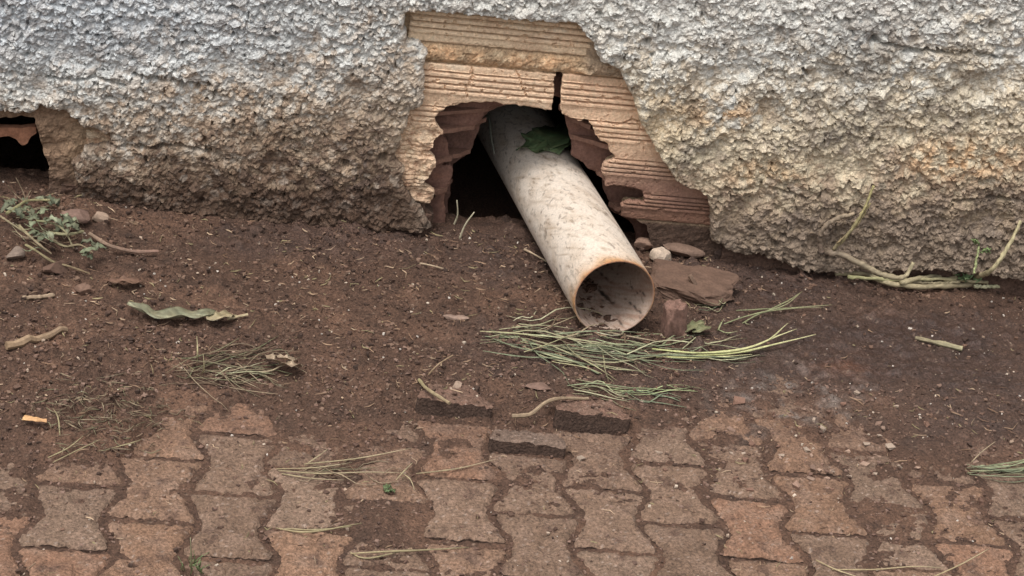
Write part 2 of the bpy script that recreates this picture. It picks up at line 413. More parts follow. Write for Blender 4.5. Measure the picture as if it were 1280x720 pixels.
def splat(n, rl, rr, hl, hr, add):
    for k in range(n):
        x0, z0 = rng.uniform(-.52, 2.28), rng.uniform(-.09, .72)
        r = rng.uniform(*(rr if x0 > 1.0+rng.normal(0, .12) else rl))
        if rng.random() < .05: r *= 1.5
        asp = rng.uniform(.9, 2.0); th = rng.normal(0.0, .6)
        m = int((r*asp*1.1+.005)/PS)+1
        i = int((z0-zs[0])/PS); j = int((x0-xs[0])/PS)
        i0, i1, j0, j1 = max(i-m, 0), min(i+m+1, len(zs)), max(j-m, 0), min(j+m+1, len(xs))
        dx = WX[i0:i1, j0:j1]-x0; dz = WZ[i0:i1, j0:j1]-z0
        ct, st = math.cos(th), math.sin(th)
        a = (dx*ct+dz*st)/(r*asp); b = (dz*ct-dx*st)/r
        d = np.sqrt(a*a+b*b)
        tl = rng.normal(0, .4)*a+rng.normal(-.10, .4)*b
        hh = rng.uniform(hl, hr)*(r/.007)**.7
        h = hh*np.minimum(np.clip(1.9*(1-d)+tl*.3, 0, 2), .75+tl*.55)*(d < 1.05)
        sub = H[i0:i1, j0:j1]
        if add: sub += h
        else:
            up_ = h > sub; sub[up_] = h[up_]; LID[i0:i1, j0:j1][up_] = rng.random()
splat(30000, (.0030, .0070), (.0042, .0120), .004, .0110, False)
splat(900, (.008, .014), (.010, .020), .004, .0075, False)
splat(34000, (.0018, .0036), (.0018, .0042), .002, .0055, True)
H = H-.012*sstep(.26, .5, fbm(LX, LZ, .014, 3, 151))-.006*sstep(.25, .5, fbm(LX, LZ, .045, 4, 153))
def fieldat(Fd, X, Z):
    j = np.clip(np.round((X-xs[0])/PS).astype(int), 0, len(xs)-1); i = np.clip(np.round((Z-zs[0])/PS).astype(int), 0, len(zs)-1)
    return Fd[i, j]
u, v, S, q, t = clipgrid(xs, zs, plaster_sdf)
px, py = toimg(u, 0*u-.03, v)
lm = fieldat(H, u, v); li = fieldat(LID, u, v)
big1 = fbm(u, v, .22, 4, 111); med = fbm(u, v, .05, 4, 113); fin = fbm(u, v, .0095, 3, 117)
# lumps weaker low on the left wall (eroded), strong elsewhere
ero = sstep(130, 230, py)*sstep(900, 600, px)
bare = sstep(.02, .36, fbm(u, v, .10, 5, 171)+.10*ero)
relief = lm*(1-.2*ero)*(1-.75*bare)+fin*.0036+med*.0055*(1+.5*ero)+big1*.005-bare*.004
def pld(P, X, Y):
    d = np.full(X.shape, 9.0)
    for (ax, ay), (bx, by) in zip(P[:-1], P[1:]):
        ex, ey = bx-ax, by-ay; t_ = np.clip(((X-ax)*ex+(Y-ay)*ey)/(ex*ex+ey*ey+1e-12), 0, 1)
        d = np.minimum(d, np.hypot(X-ax-t_*ex, Y-ay-t_*ey))
    return d
wob_ = fbm(u, v, .02, 3, 181)*.007
for ck in ([(60, 98), (90, 100), (118, 95), (150, 104)], [(165, 93), (200, 99), (262, 106)], [(140, 182), (185, 185), (225, 182), (262, 190)], [(255, 170), (258, 185)], [(1095, 50), (1140, 58), (1200, 66)], [(1130, 62), (1190, 60), (1262, 72)], [(900, 235), (960, 232), (1010, 244)], [(1190, 250), (1240, 244), (1290, 250)]):
    relief = relief-.014*np.exp(-((pld(W2(ck, -.03), u, v)+wob_)/.0030)**2)
for bx_, bz_, r_ in [(228, 106, .009), (268, 116, .006), (247, 110, .006), (478, 197, .011), (810, 50, .007), (975, 35, .010), (250, 252, .008), (432, 205, .008), (1010, 90, .007), (1092, 48, .012), (1240, 30, .008), (340, 48, .009)]:
    c2_ = Wl(bx_, bz_, -.03); relief = relief-.020*np.exp(-(np.hypot(u-c2_[0], v-c2_[2])+wob_*.4)**2/(r_*.8)**2)
edge = np.exp(-S/.0045)
yf = DWALL-relief+.011*edge+.004
F = np.stack([u+.15*relief*np.sin(li*40), yf, v-.32*np.maximum(lm, 0)*(1-edge)], 1)
Bk = np.stack([u, np.full(len(u), .004), v], 1)
# colours: limewash over grey-brown render, soil splash rising from the ground
white = lin(212, 210, 202); whiteB = lin(194, 199, 202); cream = lin(204, 187, 156); tan = lin(168, 144, 116); grey_ = lin(146, 138, 128)
brown = lin(112, 87, 68); dark = lin(76, 58, 46); orange = lin(204, 156, 106)
one = np.ones(len(u))
C = np.tile(white, (len(u), 1))
C = blend(C, whiteB, sstep(650, 100, px)*sstep(150, 20, py)*.9)
n9 = fbm(u, v, .09, 4, 121); n10 = fbm(u, v, .028, 3, 123); lump = li*2-1
lft = sstep(620, 480, px)
h1 = py-np.interp(px, [-50, 60, 200, 300, 420, 500], [145, 130, 100, 84, 66, 40])
C = blend(C, tan, lft*np.clip(sstep(-55, 95, h1+n9*75+n10*55+lump*38), 0, 1)*.85)
h2 = py-np.interp(px, [-50, 150, 300, 450, 520], [190, 178, 160, 158, 190])
C = blend(C, brown, lft*sstep(-55, 70, h2+n9*75+n10*55+lump*34)*.85)
C = blend(C, dark, lft*sstep(-10, 60, py-185+n9*70+n10*50+lump*26)*.92)
for bx, by, rx, ry, k_, cc in [(430, 220, 60, 28, .9, lin(66, 52, 45)), (280, 200, 45, 20, .6, lin(70, 57, 49)), (340, 65, 30, 40, .5, lin(112, 106, 102)), (470, 100, 35, 60, .45, lin(120, 113, 108)),
                               (110, 60, 60, 35, .5, lin(142, 146, 150)), (260, 30, 60, 20, .35, lin(140, 138, 138)), (240, 120, 60, 16, .45, lin(150, 126, 100)), (515, 60, 18, 60, .6, lin(176, 158, 136)), (20, 30, 30, 50, .35, lin(140, 140, 142))]:
    C = blend(C, cc, k_*np.exp(-((px-bx)/rx)**2-((py-by)/ry)**2)*sstep(-.4, .35, n10+lump*.35+n9*.4))
rgt = sstep(720, 800, px)
h3 = py-np.interp(px, [740, 800, 900, 1000, 1100, 1280], [30, 75, 92, 90, 70, 60])
C = blend(C, cream, rgt*sstep(-55, 80, h3+n9*70+n10*45+lump*34)*.85)
C = blend(C, grey_, rgt*sstep(.0, .5, n9*1.1+n10*.5+lump*.18+.06)*sstep(20, 120, py)*.55)
h4 = py-np.interp(px, [780, 880, 960, 1100, 1280], [225, 215, 225, 222, 205])
C = blend(C, lin(140, 116, 94), rgt*sstep(-35, 45, h4+n9*50+n10*35+lump*20)*.75)
C = blend(C, lin(124, 109, 95), rgt*sstep(-30, 40, py-262+n9*50+n10*40+lump*20)*.8)
for bx, by, rx, ry, k_, cc in [(1200, 195, 75, 24, .85, orange), (905, 140, 50, 16, .75, lin(190, 146, 98)), (960, 210, 60, 18, .6, lin(176, 140, 98)), (830, 150, 40, 50, .55, lin(190, 164, 124)), (1130, 40, 25, 14, .6, lin(104, 84, 66)),
                               (978, 30, 12, 20, .8, lin(92, 70, 54)), (1085, 45, 45, 30, .6, lin(92, 94, 98)), (1080, 100, 30, 50, .5, lin(120, 122, 122)), (870, 190, 40, 20, .6, lin(110, 106, 100)), (1060, 170, 90, 28, .5, lin(116, 106, 98)),
                               (1250, 270, 60, 40, .5, lin(96, 86, 79)), (1040, 265, 70, 25, .5, lin(94, 84, 76)), (720, 12, 120, 14, .4, lin(196, 196, 190))]:
    C = blend(C, cc, k_*np.exp(-((px-bx)/rx)**2-((py-by)/ry)**2)*sstep(-.5, .3, n10+lump*.3+n9*.4))
# limewash flaked off single lumps; bits of pale aggregate in the bare render
fl = sstep(.45, .6, li+n10*.35)
C = blend(C, lin(126, 113, 101), fl*.36*(1-sstep(120, 230, py)*.7))
C = blend(C, lin(176, 164, 150), sstep(.86, .93, fieldat(LID[::-1], u, v))*sstep(120, 220, py)*sstep(290, 200, py)*.45)
spk = sstep(.28, .5, fbm(u, v, .0075, 2, 163)+.35*n9)
C = blend(C, lin(86, 79, 73), spk*.42)
C = blend(C, lin(228, 225, 216), sstep(.34, .5, fbm(u, v, .008, 2, 167))*.5*sstep(230, 90, py))
C = C*(1+.25*fin+.22*n10+.20*lump)[:, None]
plaster = slab('plaster', F, Bk, q, t, [M_PLAST], C, back=False)
put(plaster, wall)
# rest of the wall outside the picture (same render, coarser)
def ub(name, x0, x1, z0, z1, stp, y0=DWALL-.003):
    U, V = np.meshgrid(np.arange(x0, x1+1e-6, stp), np.arange(z0, z1+1e-6, stp))
    uu, vv = U.ravel(), V.ravel(); m_, n_ = U.shape; I_ = np.arange(m_*n_).reshape(m_, n_)
    qq = np.stack([I_[:-1, :-1], I_[:-1, 1:], I_[1:, 1:], I_[1:, :-1]], -1).reshape(-1, 4)
    f_ = np.stack([uu, y0-fbm(uu, vv, .03, 3, 131)*.006, vv], 1); b2 = np.stack([uu, np.full(len(uu), .14), vv], 1)
    cc = np.tile(white, (len(uu), 1))*(1+.35*fbm(uu, vv, .1, 4, 133))[:, None]
    put(slab(name, f_, b2, qq, np.zeros((0, 3), int), [M_PLAST], cc), wall)
ub('upper_plaster', -3.0, 4.8, .7175, 2.2, .03); ub('side_plaster', -3.0, -.52, -.1, .7175-.0025, .0297); ub('side_plaster', 2.275, 4.8, -.1, .7175-.0025, .0297)

# --- hollow clay blocks
def zp(px_, py_): return Wl(px_, py_, 0)[2]
ZB_TOP, ZB_BOT = zp(740, 97), zp(800, 275)
ZA_BOT = zp(600, 58.5)
prof_groups = []
for pc, g0, g1 in [(745, 105.5, 134), (775, 152.5, 178), (790, 199.5, 220.5), (820, 243.5, 262)]:
    prof_groups.append((zp(pc, g0), zp(pc, g1)))
zA = [(zp(600, 19), zp(600, 47))]
def grooves(Z, groups, ng=4):
    y = np.zeros(Z.shape)
    for zt, zb in groups:
        inn = sstep(zb-.0012, zb+.0006, Z)*sstep(zt+.0012, zt-.0006, Z)
        y = y-inn*.0034
        pitch = (zt-zb)/ng
        ph = ((Z-zb)/pitch) % 1.0
        y = y+inn*.0105*np.exp(-((ph-.80)/.16)**2)
    return y
HOLE = W2([(552, 330), (545, 296), (545, 283), (545, 267), (535, 257), (541, 249), (543, 238), (527, 229), (539, 217), (547, 202), (536, 190), (545, 172), (552, 166),
           (542, 147), (549, 140), (563, 133), (584, 128), (610, 128), (640, 131), (668, 135), (693, 138), (692, 96), (700, 95), (701, 143), (714, 147), (721, 151), (735, 150), (740, 160),
           (750, 176), (759, 180), (763, 190), (772, 197), (758, 202), (752, 213), (757, 224), (757, 234), (768, 232), (790, 235), (803, 238), (806, 245), (804, 252), (782, 252), (776, 256), (777, 270), (790, 276), (805, 284), (815, 330)], 0)
HOLE_S = W2([(552, 330), (554, 298), (557, 276), (555, 252), (560, 236), (564, 220), (563, 207), (552, 208), (562, 198), (559, 180), (553, 169), (567, 163), (590, 160), (603, 150), (608, 136), (650, 125), (700, 120),
             (706, 148), (712, 172), (715, 194), (735, 207), (752, 221), (757, 240), (764, 262), (790, 280), (800, 330)], .05)
HOLE_T = W2([(556, 330), (560, 298), (561, 276), (560, 252), (566, 220), (566, 206), (580, 196), (592, 186), (594, 172), (600, 160), (612, 138), (650, 122), (706, 118), (715, 150), (722, 180), (760, 225), (772, 262), (800, 282), (812, 330)], .095)
def pldist(P, X, Y):
    d = np.full(X.shape, 9.0)
    for (ax, ay), (bx, by) in zip(P[:-1], P[1:]):
        ex, ey = bx-ax, by-ay; t_ = np.clip(((X-ax)*ex+(Y-ay)*ey)/(ex*ex+ey*ey+1e-12), 0, 1)
        d = np.minimum(d, np.hypot(X-ax-t_*ex, Y-ay-t_*ey))
    return d
CRACKS = [W2(p_) for p_ in ([(644, 88), (650, 98), (652, 108), (658, 120)], [(590, 84), (591, 97)], [(582, 105), (584, 121)], [(757, 152), (772, 156), (790, 150), (806, 154)], [(557, 26), (556, 33)])]
def clay_block(x0, x1, z0, z1, groups, seed, base, holepoly=HOLE):
    def sdf(X, Z):
        d = np.minimum(np.minimum(X-x0, x1-X), np.minimum(Z-z0, z1-Z))+fbm(X, Z, .02, 3, seed)*.0022-.001
        return np.minimum(d, polysdf(holepoly, X, Z)+fbm(X, Z, .022, 4, seed+3)*.0065)
    a = np.arange(x0-.006, x1+.0061, .0026); b = np.arange(z0-.004, z1+.0041, .0013)
    U, V, S_, qq, tt = clipgrid(a, b, sdf)
    y = grooves(V, groups)+fbm(U, V, .05, 3, seed+7)*.0022+fbm(U, V, .008, 3, seed+9)*.0007
    chips = sstep(.27, .36, fbm(U, V, .016, 3, seed+11)); y = y*(1-.8*chips)+chips*.0022
    for ck in CRACKS: y = y+.007*np.exp(-(pldist(ck, U, V)/.0016)**2)
    y = y+.0022*np.exp(-S_/.002)
    ip, iq = toimg(U, 0*U, V)
    worn = sstep(590, 545, ip)*sstep(132, 165, iq)
    y = y*(1-.5*worn)+worn*(fbm(U, V, .022, 4, seed+31)*.012+fbm(U, V, .007, 3, seed+33)*.004-.002)+fbm(U, V, .006, 3, seed+35)*.0009
    k1 = fbm(U, V, .07, 4, seed+13); k2 = fbm(U, V, .012, 3, seed+15)
    ip, iq = toimg(U, 0*U, V)
    C_ = np.tile(base, (len(U), 1))
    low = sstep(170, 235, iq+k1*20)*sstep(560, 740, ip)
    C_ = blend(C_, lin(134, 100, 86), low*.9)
    C_ = blend(C_, lin(196, 164, 134), np.clip(k1*1.2+.1, 0, .45)*(1-low*.6))
    C_ = blend(C_, lin(222, 200, 168), np.clip(k2*1.1-.1, 0, .6)*(1-low))
    C_ = blend(C_, lin(134, 106, 86), sstep(.3, .55, fbm(U, V, .03, 4, seed+21))*.4)
    C_ = blend(C_, lin(204, 184, 156), worn*sstep(-.1, .4, fbm(U, V, .03, 4, seed+37))*.7)
    C_ = blend(C_, lin(150, 112, 88), worn*sstep(.0, .4, fbm(U, V, .02, 4, seed+39))*.7)
    C_ = blend(C_, lin(214, 200, 176), sstep(.18, .5, fbm(U, V, .05, 5, seed+41))*.5*(1-low))
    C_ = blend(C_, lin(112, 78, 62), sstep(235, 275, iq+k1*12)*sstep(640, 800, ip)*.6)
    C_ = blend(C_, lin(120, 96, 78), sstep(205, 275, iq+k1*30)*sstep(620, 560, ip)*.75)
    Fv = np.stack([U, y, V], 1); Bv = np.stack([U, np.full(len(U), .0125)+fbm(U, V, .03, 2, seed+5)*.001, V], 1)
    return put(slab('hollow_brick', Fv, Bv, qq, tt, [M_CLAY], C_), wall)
claytan = lin(198, 158, 112)
XJ = Wl(696, 120, 0)[0]
XAL = Wl(511, 35, 0)[0]
clay_block(XAL, 1.09, ZA_BOT, ZA_BOT+.30, [(zA[0][0]+.004, zA[0][1])], 201, lin(208, 184, 154))
block_l = clay_block(.60, XJ-.0058, ZB_BOT-.0, ZB_TOP, prof_groups, 231, lin(216, 186, 156))
block_r = clay_block(XJ+.0062, 1.345, ZB_BOT, ZB_TOP+.003, prof_groups, 261, lin(212, 179, 149))
# small grooved piece bared on the far left
xa, xb = Wl(107, 170, 0)[0], Wl(140, 170, 0)[0]
clay_block(xa, xb+.02, zp(120, 181), zp(120, 162), [(zp(120, 165), zp(120, 172))], 291, lin(150, 122, 98))

# inner shells of the blocks behind the broken fronts
def inner_shell(poly, y0, th, seed, base, x0=.6, x1=1.36, z0=-.05, z1=.372):
    def sdf(X, Z):
        d = np.minimum(np.minimum(X-x0, x1-X), np.minimum(Z-z0, z1-Z))
        return np.minimum(d, polysdf(poly, X, Z)+fbm(X, Z, .035, 4, seed)*.011)
    U, V, S_, qq, tt = clipgrid(np.arange(x0-.005, x1+.005, .004), np.arange(z0-.005, z1+.005, .004), sdf)
    y = y0+fbm(U, V, .09, 3, seed+3)*.006+fbm(U, V, .015, 3, seed+4)*.0012+.004*np.exp(-S_/.004)
    k1 = fbm(U, V, .04, 4, seed+5)
    C_ = np.tile(base, (len(U), 1))*(1+.35*k1)[:, None]
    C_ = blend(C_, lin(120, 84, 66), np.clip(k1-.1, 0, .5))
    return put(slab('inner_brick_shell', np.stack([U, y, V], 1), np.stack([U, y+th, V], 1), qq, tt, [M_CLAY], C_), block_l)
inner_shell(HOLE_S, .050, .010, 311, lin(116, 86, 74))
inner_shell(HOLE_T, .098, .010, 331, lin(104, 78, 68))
# horizontal webs between front and inner shells
def hole_x(poly, z, side):
    xx = np.linspace(.6, 1.36, 900); d = polysdf(poly, xx, 0*xx+z)
    i = np.where(d < 0)[0]
    if len(i) == 0: return None
    return xx[i[0]] if side < 0 else xx[i[-1]]
zmid = [ZB_TOP-.006]
for (a, b) in zip(prof_groups[:-1], prof_groups[1:]): zmid.append((a[1]+b[0])/2)
zmid.append(ZB_BOT+.008)
zweb = sorted(zmid+[(prof_groups[1][0]+prof_groups[1][1])/2])
for kz, z in enumerate(zweb):
    for side in (-1, 1):
        a, b, c = hole_x(HOLE, z, side), hole_x(HOLE_S, z, side), hole_x(HOLE_T, z, side)
        if a is None:
            if side == -1:   # full web above the hole
                a = b = c = .98
            else: continue
        b = a if b is None else b; c = b if c is None else c
        ys = np.array([.011, .02, .03, .04, .051, .062, .074, .086, .099])
        xe = np.interp(ys, [.011, .05, .099], [a, b, c])+rng.normal(0, .003, len(ys))+(-side)*np.array([0, 2, 4, 3, 0, 3, 4, 3, 0])*-.001
        xo = np.full(len(ys), .6 if side < 0 else 1.36)
        n_ = len(ys); P = []
        for zz in (z+.0045, z-.0045):
            for i in range(n_): P.append((xo[i], ys[i], zz)); P.append((xe[i], ys[i], zz+rng.normal(0, .0008)))
        P = np.array(P); f_ = []
        for i in range(n_-1):
            s0 = 2*i; s1 = 2*n_+2*i
            f_ += [[s0, s0+1, s0+3, s0+2], [s1, s1+2, s1+3, s1+1], [s0+1, s1+1, s1+3, s0+3]]
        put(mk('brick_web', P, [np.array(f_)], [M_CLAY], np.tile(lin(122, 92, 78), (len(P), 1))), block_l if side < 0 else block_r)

# --- mortar behind and between the blocks
HOLE2 = W2([(-110, 144), (20, 145), (44, 145), (48, 158), (50, 172), (55, 190), (61, 204), (62, 234), (52, 262), (50, 330), (-110, 330)], 0)
def mortar_sdf(X, Z):
    return np.minimum(np.minimum(polysdf(HOLE, X, Z)-.006, polysdf(HOLE2, X, Z)), Z+.08)+fbm(X, Z, .02, 3, 401)*.004
U, V, S_, qq, tt = clipgrid(np.arange(-.5, 1.62, .0045), np.arange(-.09, .60, .0045), mortar_sdf)
ip, iq = toimg(U, 0*U, V)
bedj = np.exp(-((V-(ZB_TOP+ZA_BOT)/2)/.017)**6)*(U > .6)
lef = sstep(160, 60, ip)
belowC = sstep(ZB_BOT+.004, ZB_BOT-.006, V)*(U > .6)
rtop = sstep(.985, 1.01, U)*sstep(ZB_TOP, ZB_TOP+.01, V)
y = .0075-.0085*bedj-.014*lef-.006*belowC-.012*rtop+fbm(U, V, .05, 4, 411)*(.004+.012*lef)+fbm(U, V, .011, 4, 413)*(.0034+.005*bedj)+fbm(U, V, .02, 4, 419)*.007*lef
k1 = fbm(U, V, .05, 4, 415); k2 = fbm(U, V, .014, 4, 417)
C_ = np.tile(lin(166, 142, 114), (len(U), 1))
C_ = blend(C_, lin(204, 164, 126), bedj*np.clip(.5+k1*1.6, 0, 1))
C_ = blend(C_, lin(216, 196, 164), bedj*np.clip(k2*1.5, 0, .8))
C_ = blend(C_, lin(136, 120, 102), rtop*.75)
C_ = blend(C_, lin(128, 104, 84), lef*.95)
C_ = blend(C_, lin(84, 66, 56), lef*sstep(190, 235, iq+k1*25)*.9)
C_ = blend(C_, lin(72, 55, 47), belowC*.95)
C_ = blend(C_, lin(120, 90, 74), sstep(.02, -.01, V-.05)*(1-lef)*(1-belowC)*.8)
C_ = C_*(1+.3*k1+.3*k2)[:, None]
put(slab('mortar', np.stack([U, y, V], 1), np.stack([U, np.full(len(U), .034), V], 1), qq, tt, [M_MORT], C_), wall)
# clay remnant hanging across the far-left hole
rem = W2([(-120, 158), (0, 159), (24, 160), (44, 158), (46, 166), (40, 170), (34, 179), (27, 182), (20, 174), (10, 170), (0, 171), (-120, 170)], .012)
U, V, S_, qq, tt = clipgrid(np.arange(-.4, -.02, .003), np.arange(.05, .25, .003), lambda X, Z: -polysdf(rem, X, Z)+fbm(X, Z, .015, 3, 421)*.002)
put(slab('broken_brick_edge', np.stack([U, .012+fbm(U, V, .02, 3, 423)*.003, V], 1), np.stack([U, np.full(len(U), .028), V], 1), qq, tt, [M_CLAY],
         np.tile(lin(150, 106, 82), (len(U), 1))*(1+.4*fbm(U, V, .03, 3, 425))[:, None]), wall)
# body of the wall with its two cavities: lintel, piers, back wall
def box(x0, x1, y0, y1, z0, z1):
    V_ = [(x, y_, z) for z in (z0, z1) for y_ in (y0, y1) for x in (x0, x1)]
    return np.array(V_), np.array([[0, 2, 3, 1], [4, 5, 7, 6], [0, 1, 5, 4], [2, 6, 7, 3], [0, 4, 6, 2], [1, 3, 7, 5]])
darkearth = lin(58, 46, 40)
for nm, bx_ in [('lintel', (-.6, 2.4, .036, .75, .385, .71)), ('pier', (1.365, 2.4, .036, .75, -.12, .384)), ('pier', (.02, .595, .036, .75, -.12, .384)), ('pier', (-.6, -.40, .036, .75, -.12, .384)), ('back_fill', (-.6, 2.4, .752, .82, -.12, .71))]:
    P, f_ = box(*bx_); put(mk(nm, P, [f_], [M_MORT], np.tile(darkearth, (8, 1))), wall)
# plinth under the overhanging plaster, left of the hole and right of it
for x0, x1 in ((-.02, .735), (1.345, 2.26)):
    U, V = np.meshgrid(np.arange(x0, x1, .005), np.arange(-.09, .05, .005)); m_, n_ = U.shape; I_ = np.arange(m_*n_).reshape(m_, n_)
    uu, vv = U.ravel(), V.ravel(); qq = np.stack([I_[:-1, :-1], I_[:-1, 1:], I_[1:, 1:], I_[1:, :-1]], -1).reshape(-1, 4)
    yy = -.006+fbm(uu, vv, .04, 4, 431)*.012+fbm(uu, vv, .012, 3, 433)*.004
    put(slab('plinth', np.stack([uu, yy, vv], 1), np.stack([uu, np.full(len(uu), .03), vv], 1), qq, np.zeros((0, 3), int), [M_MORT],
             np.tile(lin(88, 68, 57), (len(uu), 1))*(1+.4*fbm(uu, vv, .03, 4, 435))[:, None]), wall)

# ================================================================== PIPE
PR, PTH = .0805, .0036
pa = np.array([1.0655, -.378, .0835]); pd = np.array([-.176, 1, .003]); pd /= np.linalg.norm(pd)
PLEN = 1.05
ps = np.cross(pd, [0, 0, 1]); ps /= np.linalg.norm(ps); pu = np.cross(ps, pd)
nA_, nL = 120, 160
ang = np.linspace(0, 2*math.pi, nA_, endpoint=False)
tt_ = np.concatenate([[0, .0012], np.linspace(.004, PLEN, nL-2)])
Vp = []; Cp = []
AA, TT = np.meshgrid(ang, tt_)
def ring(R, T_, A_): return pa+T_[..., None]*pd+R[..., None]*(np.cos(A_)[..., None]*ps+np.sin(A_)[..., None]*pu)
ov = 1+.004*np.cos(2*AA+.6)
rimr = np.where(TT < .001, PR-.0009, PR)
nick = .0016*fbm(np.cos(ang)*PR, np.sin(ang)*PR, .02, 3, 501)
Tj = TT+np.exp(-TT/.004)*nick[None]
Vo = ring(rimr*ov, Tj, AA).reshape(-1, 3)
Vi = ring(np.where(TT < .001, PR-PTH+.0007, PR-PTH)*ov, Tj, AA).reshape(-1, 3)
ga, gt = AA.ravel(), TT.ravel()
# outside colour: cream plastic, rust-brown rim, grime, darker underside; inside: browner upper part, silt film and black flecks
ca, sa = np.cos(ga)*PR, np.sin(ga)*PR
nz1 = fbm(ca*1.7+gt, sa*1.7-gt*.6, .06, 4, 511); nz2 = fbm(ca*2+gt*.5, sa*2+gt, .02, 4, 513)
Co = np.tile(lin(216, 203, 188), (len(ga), 1))
Co = blend(Co, lin(184, 164, 142), np.clip(nz1*1.0+.12, 0, .6))
Co = blend(Co, lin(196, 148, 96), np.clip(np.exp(-gt/.022)*(.85+nz1), 0, .9))
Co = blend(Co, lin(150, 96, 62), np.exp(-gt/.004)*.75*sstep(-.6, .4, np.sin(ga)))
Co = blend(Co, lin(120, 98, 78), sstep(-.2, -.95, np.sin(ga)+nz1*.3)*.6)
Co = blend(Co, lin(150, 126, 98), sstep(.1, .5, nz2)*.6)
Co = blend(Co, lin(104, 82, 64), sstep(.34, .5, fbm(ca*2.4+gt*.3, sa*2.4-gt*.4, .011, 3, 531)+.4*nz1)*.6)
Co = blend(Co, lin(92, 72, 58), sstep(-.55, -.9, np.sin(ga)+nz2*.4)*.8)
Ci = np.tile(lin(190, 170, 154), (len(ga), 1))
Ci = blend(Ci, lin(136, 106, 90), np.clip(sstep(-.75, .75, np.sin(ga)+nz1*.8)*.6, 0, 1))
fk = fbm(ca*2.2+gt*.2, sa*2.2+gt*.25, .035, 3, 521)+.55*fbm(ca*2.2+gt*.3, sa*2.2+gt*.3, .012, 2, 523)
Ci = blend(Ci, lin(34, 28, 26), sstep(.27, .37, fk)*sstep(.006, .02, gt)*.95)
Ci = blend(Ci, lin(150, 112, 92), np.clip(nz2*1.4+.15, 0, .6))
Ci = blend(Ci, lin(120, 84, 64), np.exp(-gt/.004)*.5)
nT = len(tt_)
I_ = np.arange(nA_*nT).reshape(nT, nA_); J_ = np.roll(I_, -1, 1)
qo = np.stack([I_[:-1], J_[:-1], J_[1:], I_[1:]], -1).reshape(-1, 4)
no_ = len(Vo)
qi = qo[:, ::-1]+no_
rim = np.stack([I_[0], I_[0]+no_, J_[0]+no_, J_[0]], -1)
rim2 = np.stack([I_[-1], J_[-1], J_[-1]+no_, I_[-1]+no_], -1)
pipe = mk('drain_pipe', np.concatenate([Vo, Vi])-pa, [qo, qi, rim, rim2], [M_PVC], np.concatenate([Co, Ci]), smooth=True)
pipe.location = pa
tag(pipe, 'dirty cream plastic drain pipe sticking out of the broken wall', 'pipe')
PIPE_MESH = pipe.data

# ================================================================== SMALL THINGS
def rock(name, p, size, seed, colour, rot=0.0, flat=1.0, parent=None, faceted=True, mat=None, sub=3, tilt=(0, 0)):
    """angular stone / fragment: ico sphere cut by random planes"""
    import bmesh
    bm = bmesh.new(); bmesh.ops.create_icosphere(bm, subdivisions=sub, radius=1.0)
    r = np.random.default_rng(seed)
    V_ = np.array([v_.co[:] for v_ in bm.verts]); Fc = np.array([[v_.index for v_ in f.verts] for f in bm.faces]); bm.free()
    for k in range(9):
        n_ = r.normal(size=3); n_ /= np.linalg.norm(n_); dlim = r.uniform(.45, .8)
        d = V_@n_; m = d > dlim; V_[m] -= np.outer(d[m]-dlim, n_)
    V_ = V_*(1+.08*fbm(V_[:, 0]*1.3+seed, V_[:, 1]*1.3+V_[:, 2], .6, 3, seed))[:, None]
    V_ = V_*np.array(size)/2/np.array([.75, .75, .75])
    cc = np.tile(colour, (len(V_), 1))*(1+.4*fbm(V_[:, 0]+seed, V_[:, 1]+V_[:, 2], max(size)*.3, 3, seed+2))[:, None]
    o = mk(name, V_, [Fc], [mat or M_STONE], cc, smooth=False)
    o.location = p; o.rotation_euler = (tilt[0], tilt[1], rot)
    return o
def at(px_, py_, up=0.0):
    p = GP(px_, py_); return (p[0], p[1], p[2]+up)

def chunk(name, p, size, seed, colour, rot=(0, 0, 0), top=None, rough=.10, n=12):
    """broken block: subdivided box, corners knocked off, rough broken faces"""
    r = np.random.default_rng(seed); lin_ = np.linspace(-1, 1, n+1); V_ = []; Fc = []
    for ax in range(3):
        for sg in (-1, 1):
            A_, B_ = np.meshgrid(lin_, lin_); P_ = np.zeros((n+1, n+1, 3)); P_[..., ax] = sg; P_[..., (ax+1) % 3] = A_; P_[..., (ax+2) % 3] = B_
            b0 = len(V_)*(n+1)**2; V_.append(P_.reshape(-1, 3)); I3 = np.arange((n+1)**2).reshape(n+1, n+1)+b0
            qd = np.stack([I3[:-1, :-1], I3[:-1, 1:], I3[1:, 1:], I3[1:, :-1]], -1).reshape(-1, 4)
            Fc.append(qd if sg > 0 else qd[:, ::-1])
    V_ = np.concatenate(V_); Fc = np.concatenate(Fc)
    for k in range(7):
        n_ = r.choice([-1, 1], 3)*np.array([1, 1, r.uniform(.2, 1)]); n_ = n_/np.linalg.norm(n_); dlim = r.uniform(.95, 1.35)
        d = V_@n_; m = d > dlim; V_[m] -= np.outer(d[m]-dlim, n_)
    nzz = np.stack([fbm(V_[:, 0]*1.1+seed+V_[:, 2]*.7, V_[:, 1]*1.1+k*9-V_[:, 2]*.5, .8, 4, seed+k) for k in range(3)], 1)
    V_ = V_*(1-.12*np.linalg.norm(V_, axis=1, keepdims=True)**2/3)+nzz*rough*2
    W_ = V_*np.array(size)/2
    kk = fbm(V_[:, 0]*1.3+seed, V_[:, 1]*1.3+V_[:, 2], .5, 4, seed+5)
    cc = np.tile(colour, (len(V_), 1))*(1+.5*kk)[:, None]
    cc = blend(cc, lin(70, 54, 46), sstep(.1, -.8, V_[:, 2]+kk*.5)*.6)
    o = mk(name, W_, [Fc], [M_STONE], cc, smooth=False); o.location = p; o.rotation_euler = rot
    return o
tag(rock('stone', at(826, 324, .010), (.040, .036, .034), 3, lin(196, 176, 156), .4), 'small whitish rounded stone beside the pipe on the dirt', 'stone')
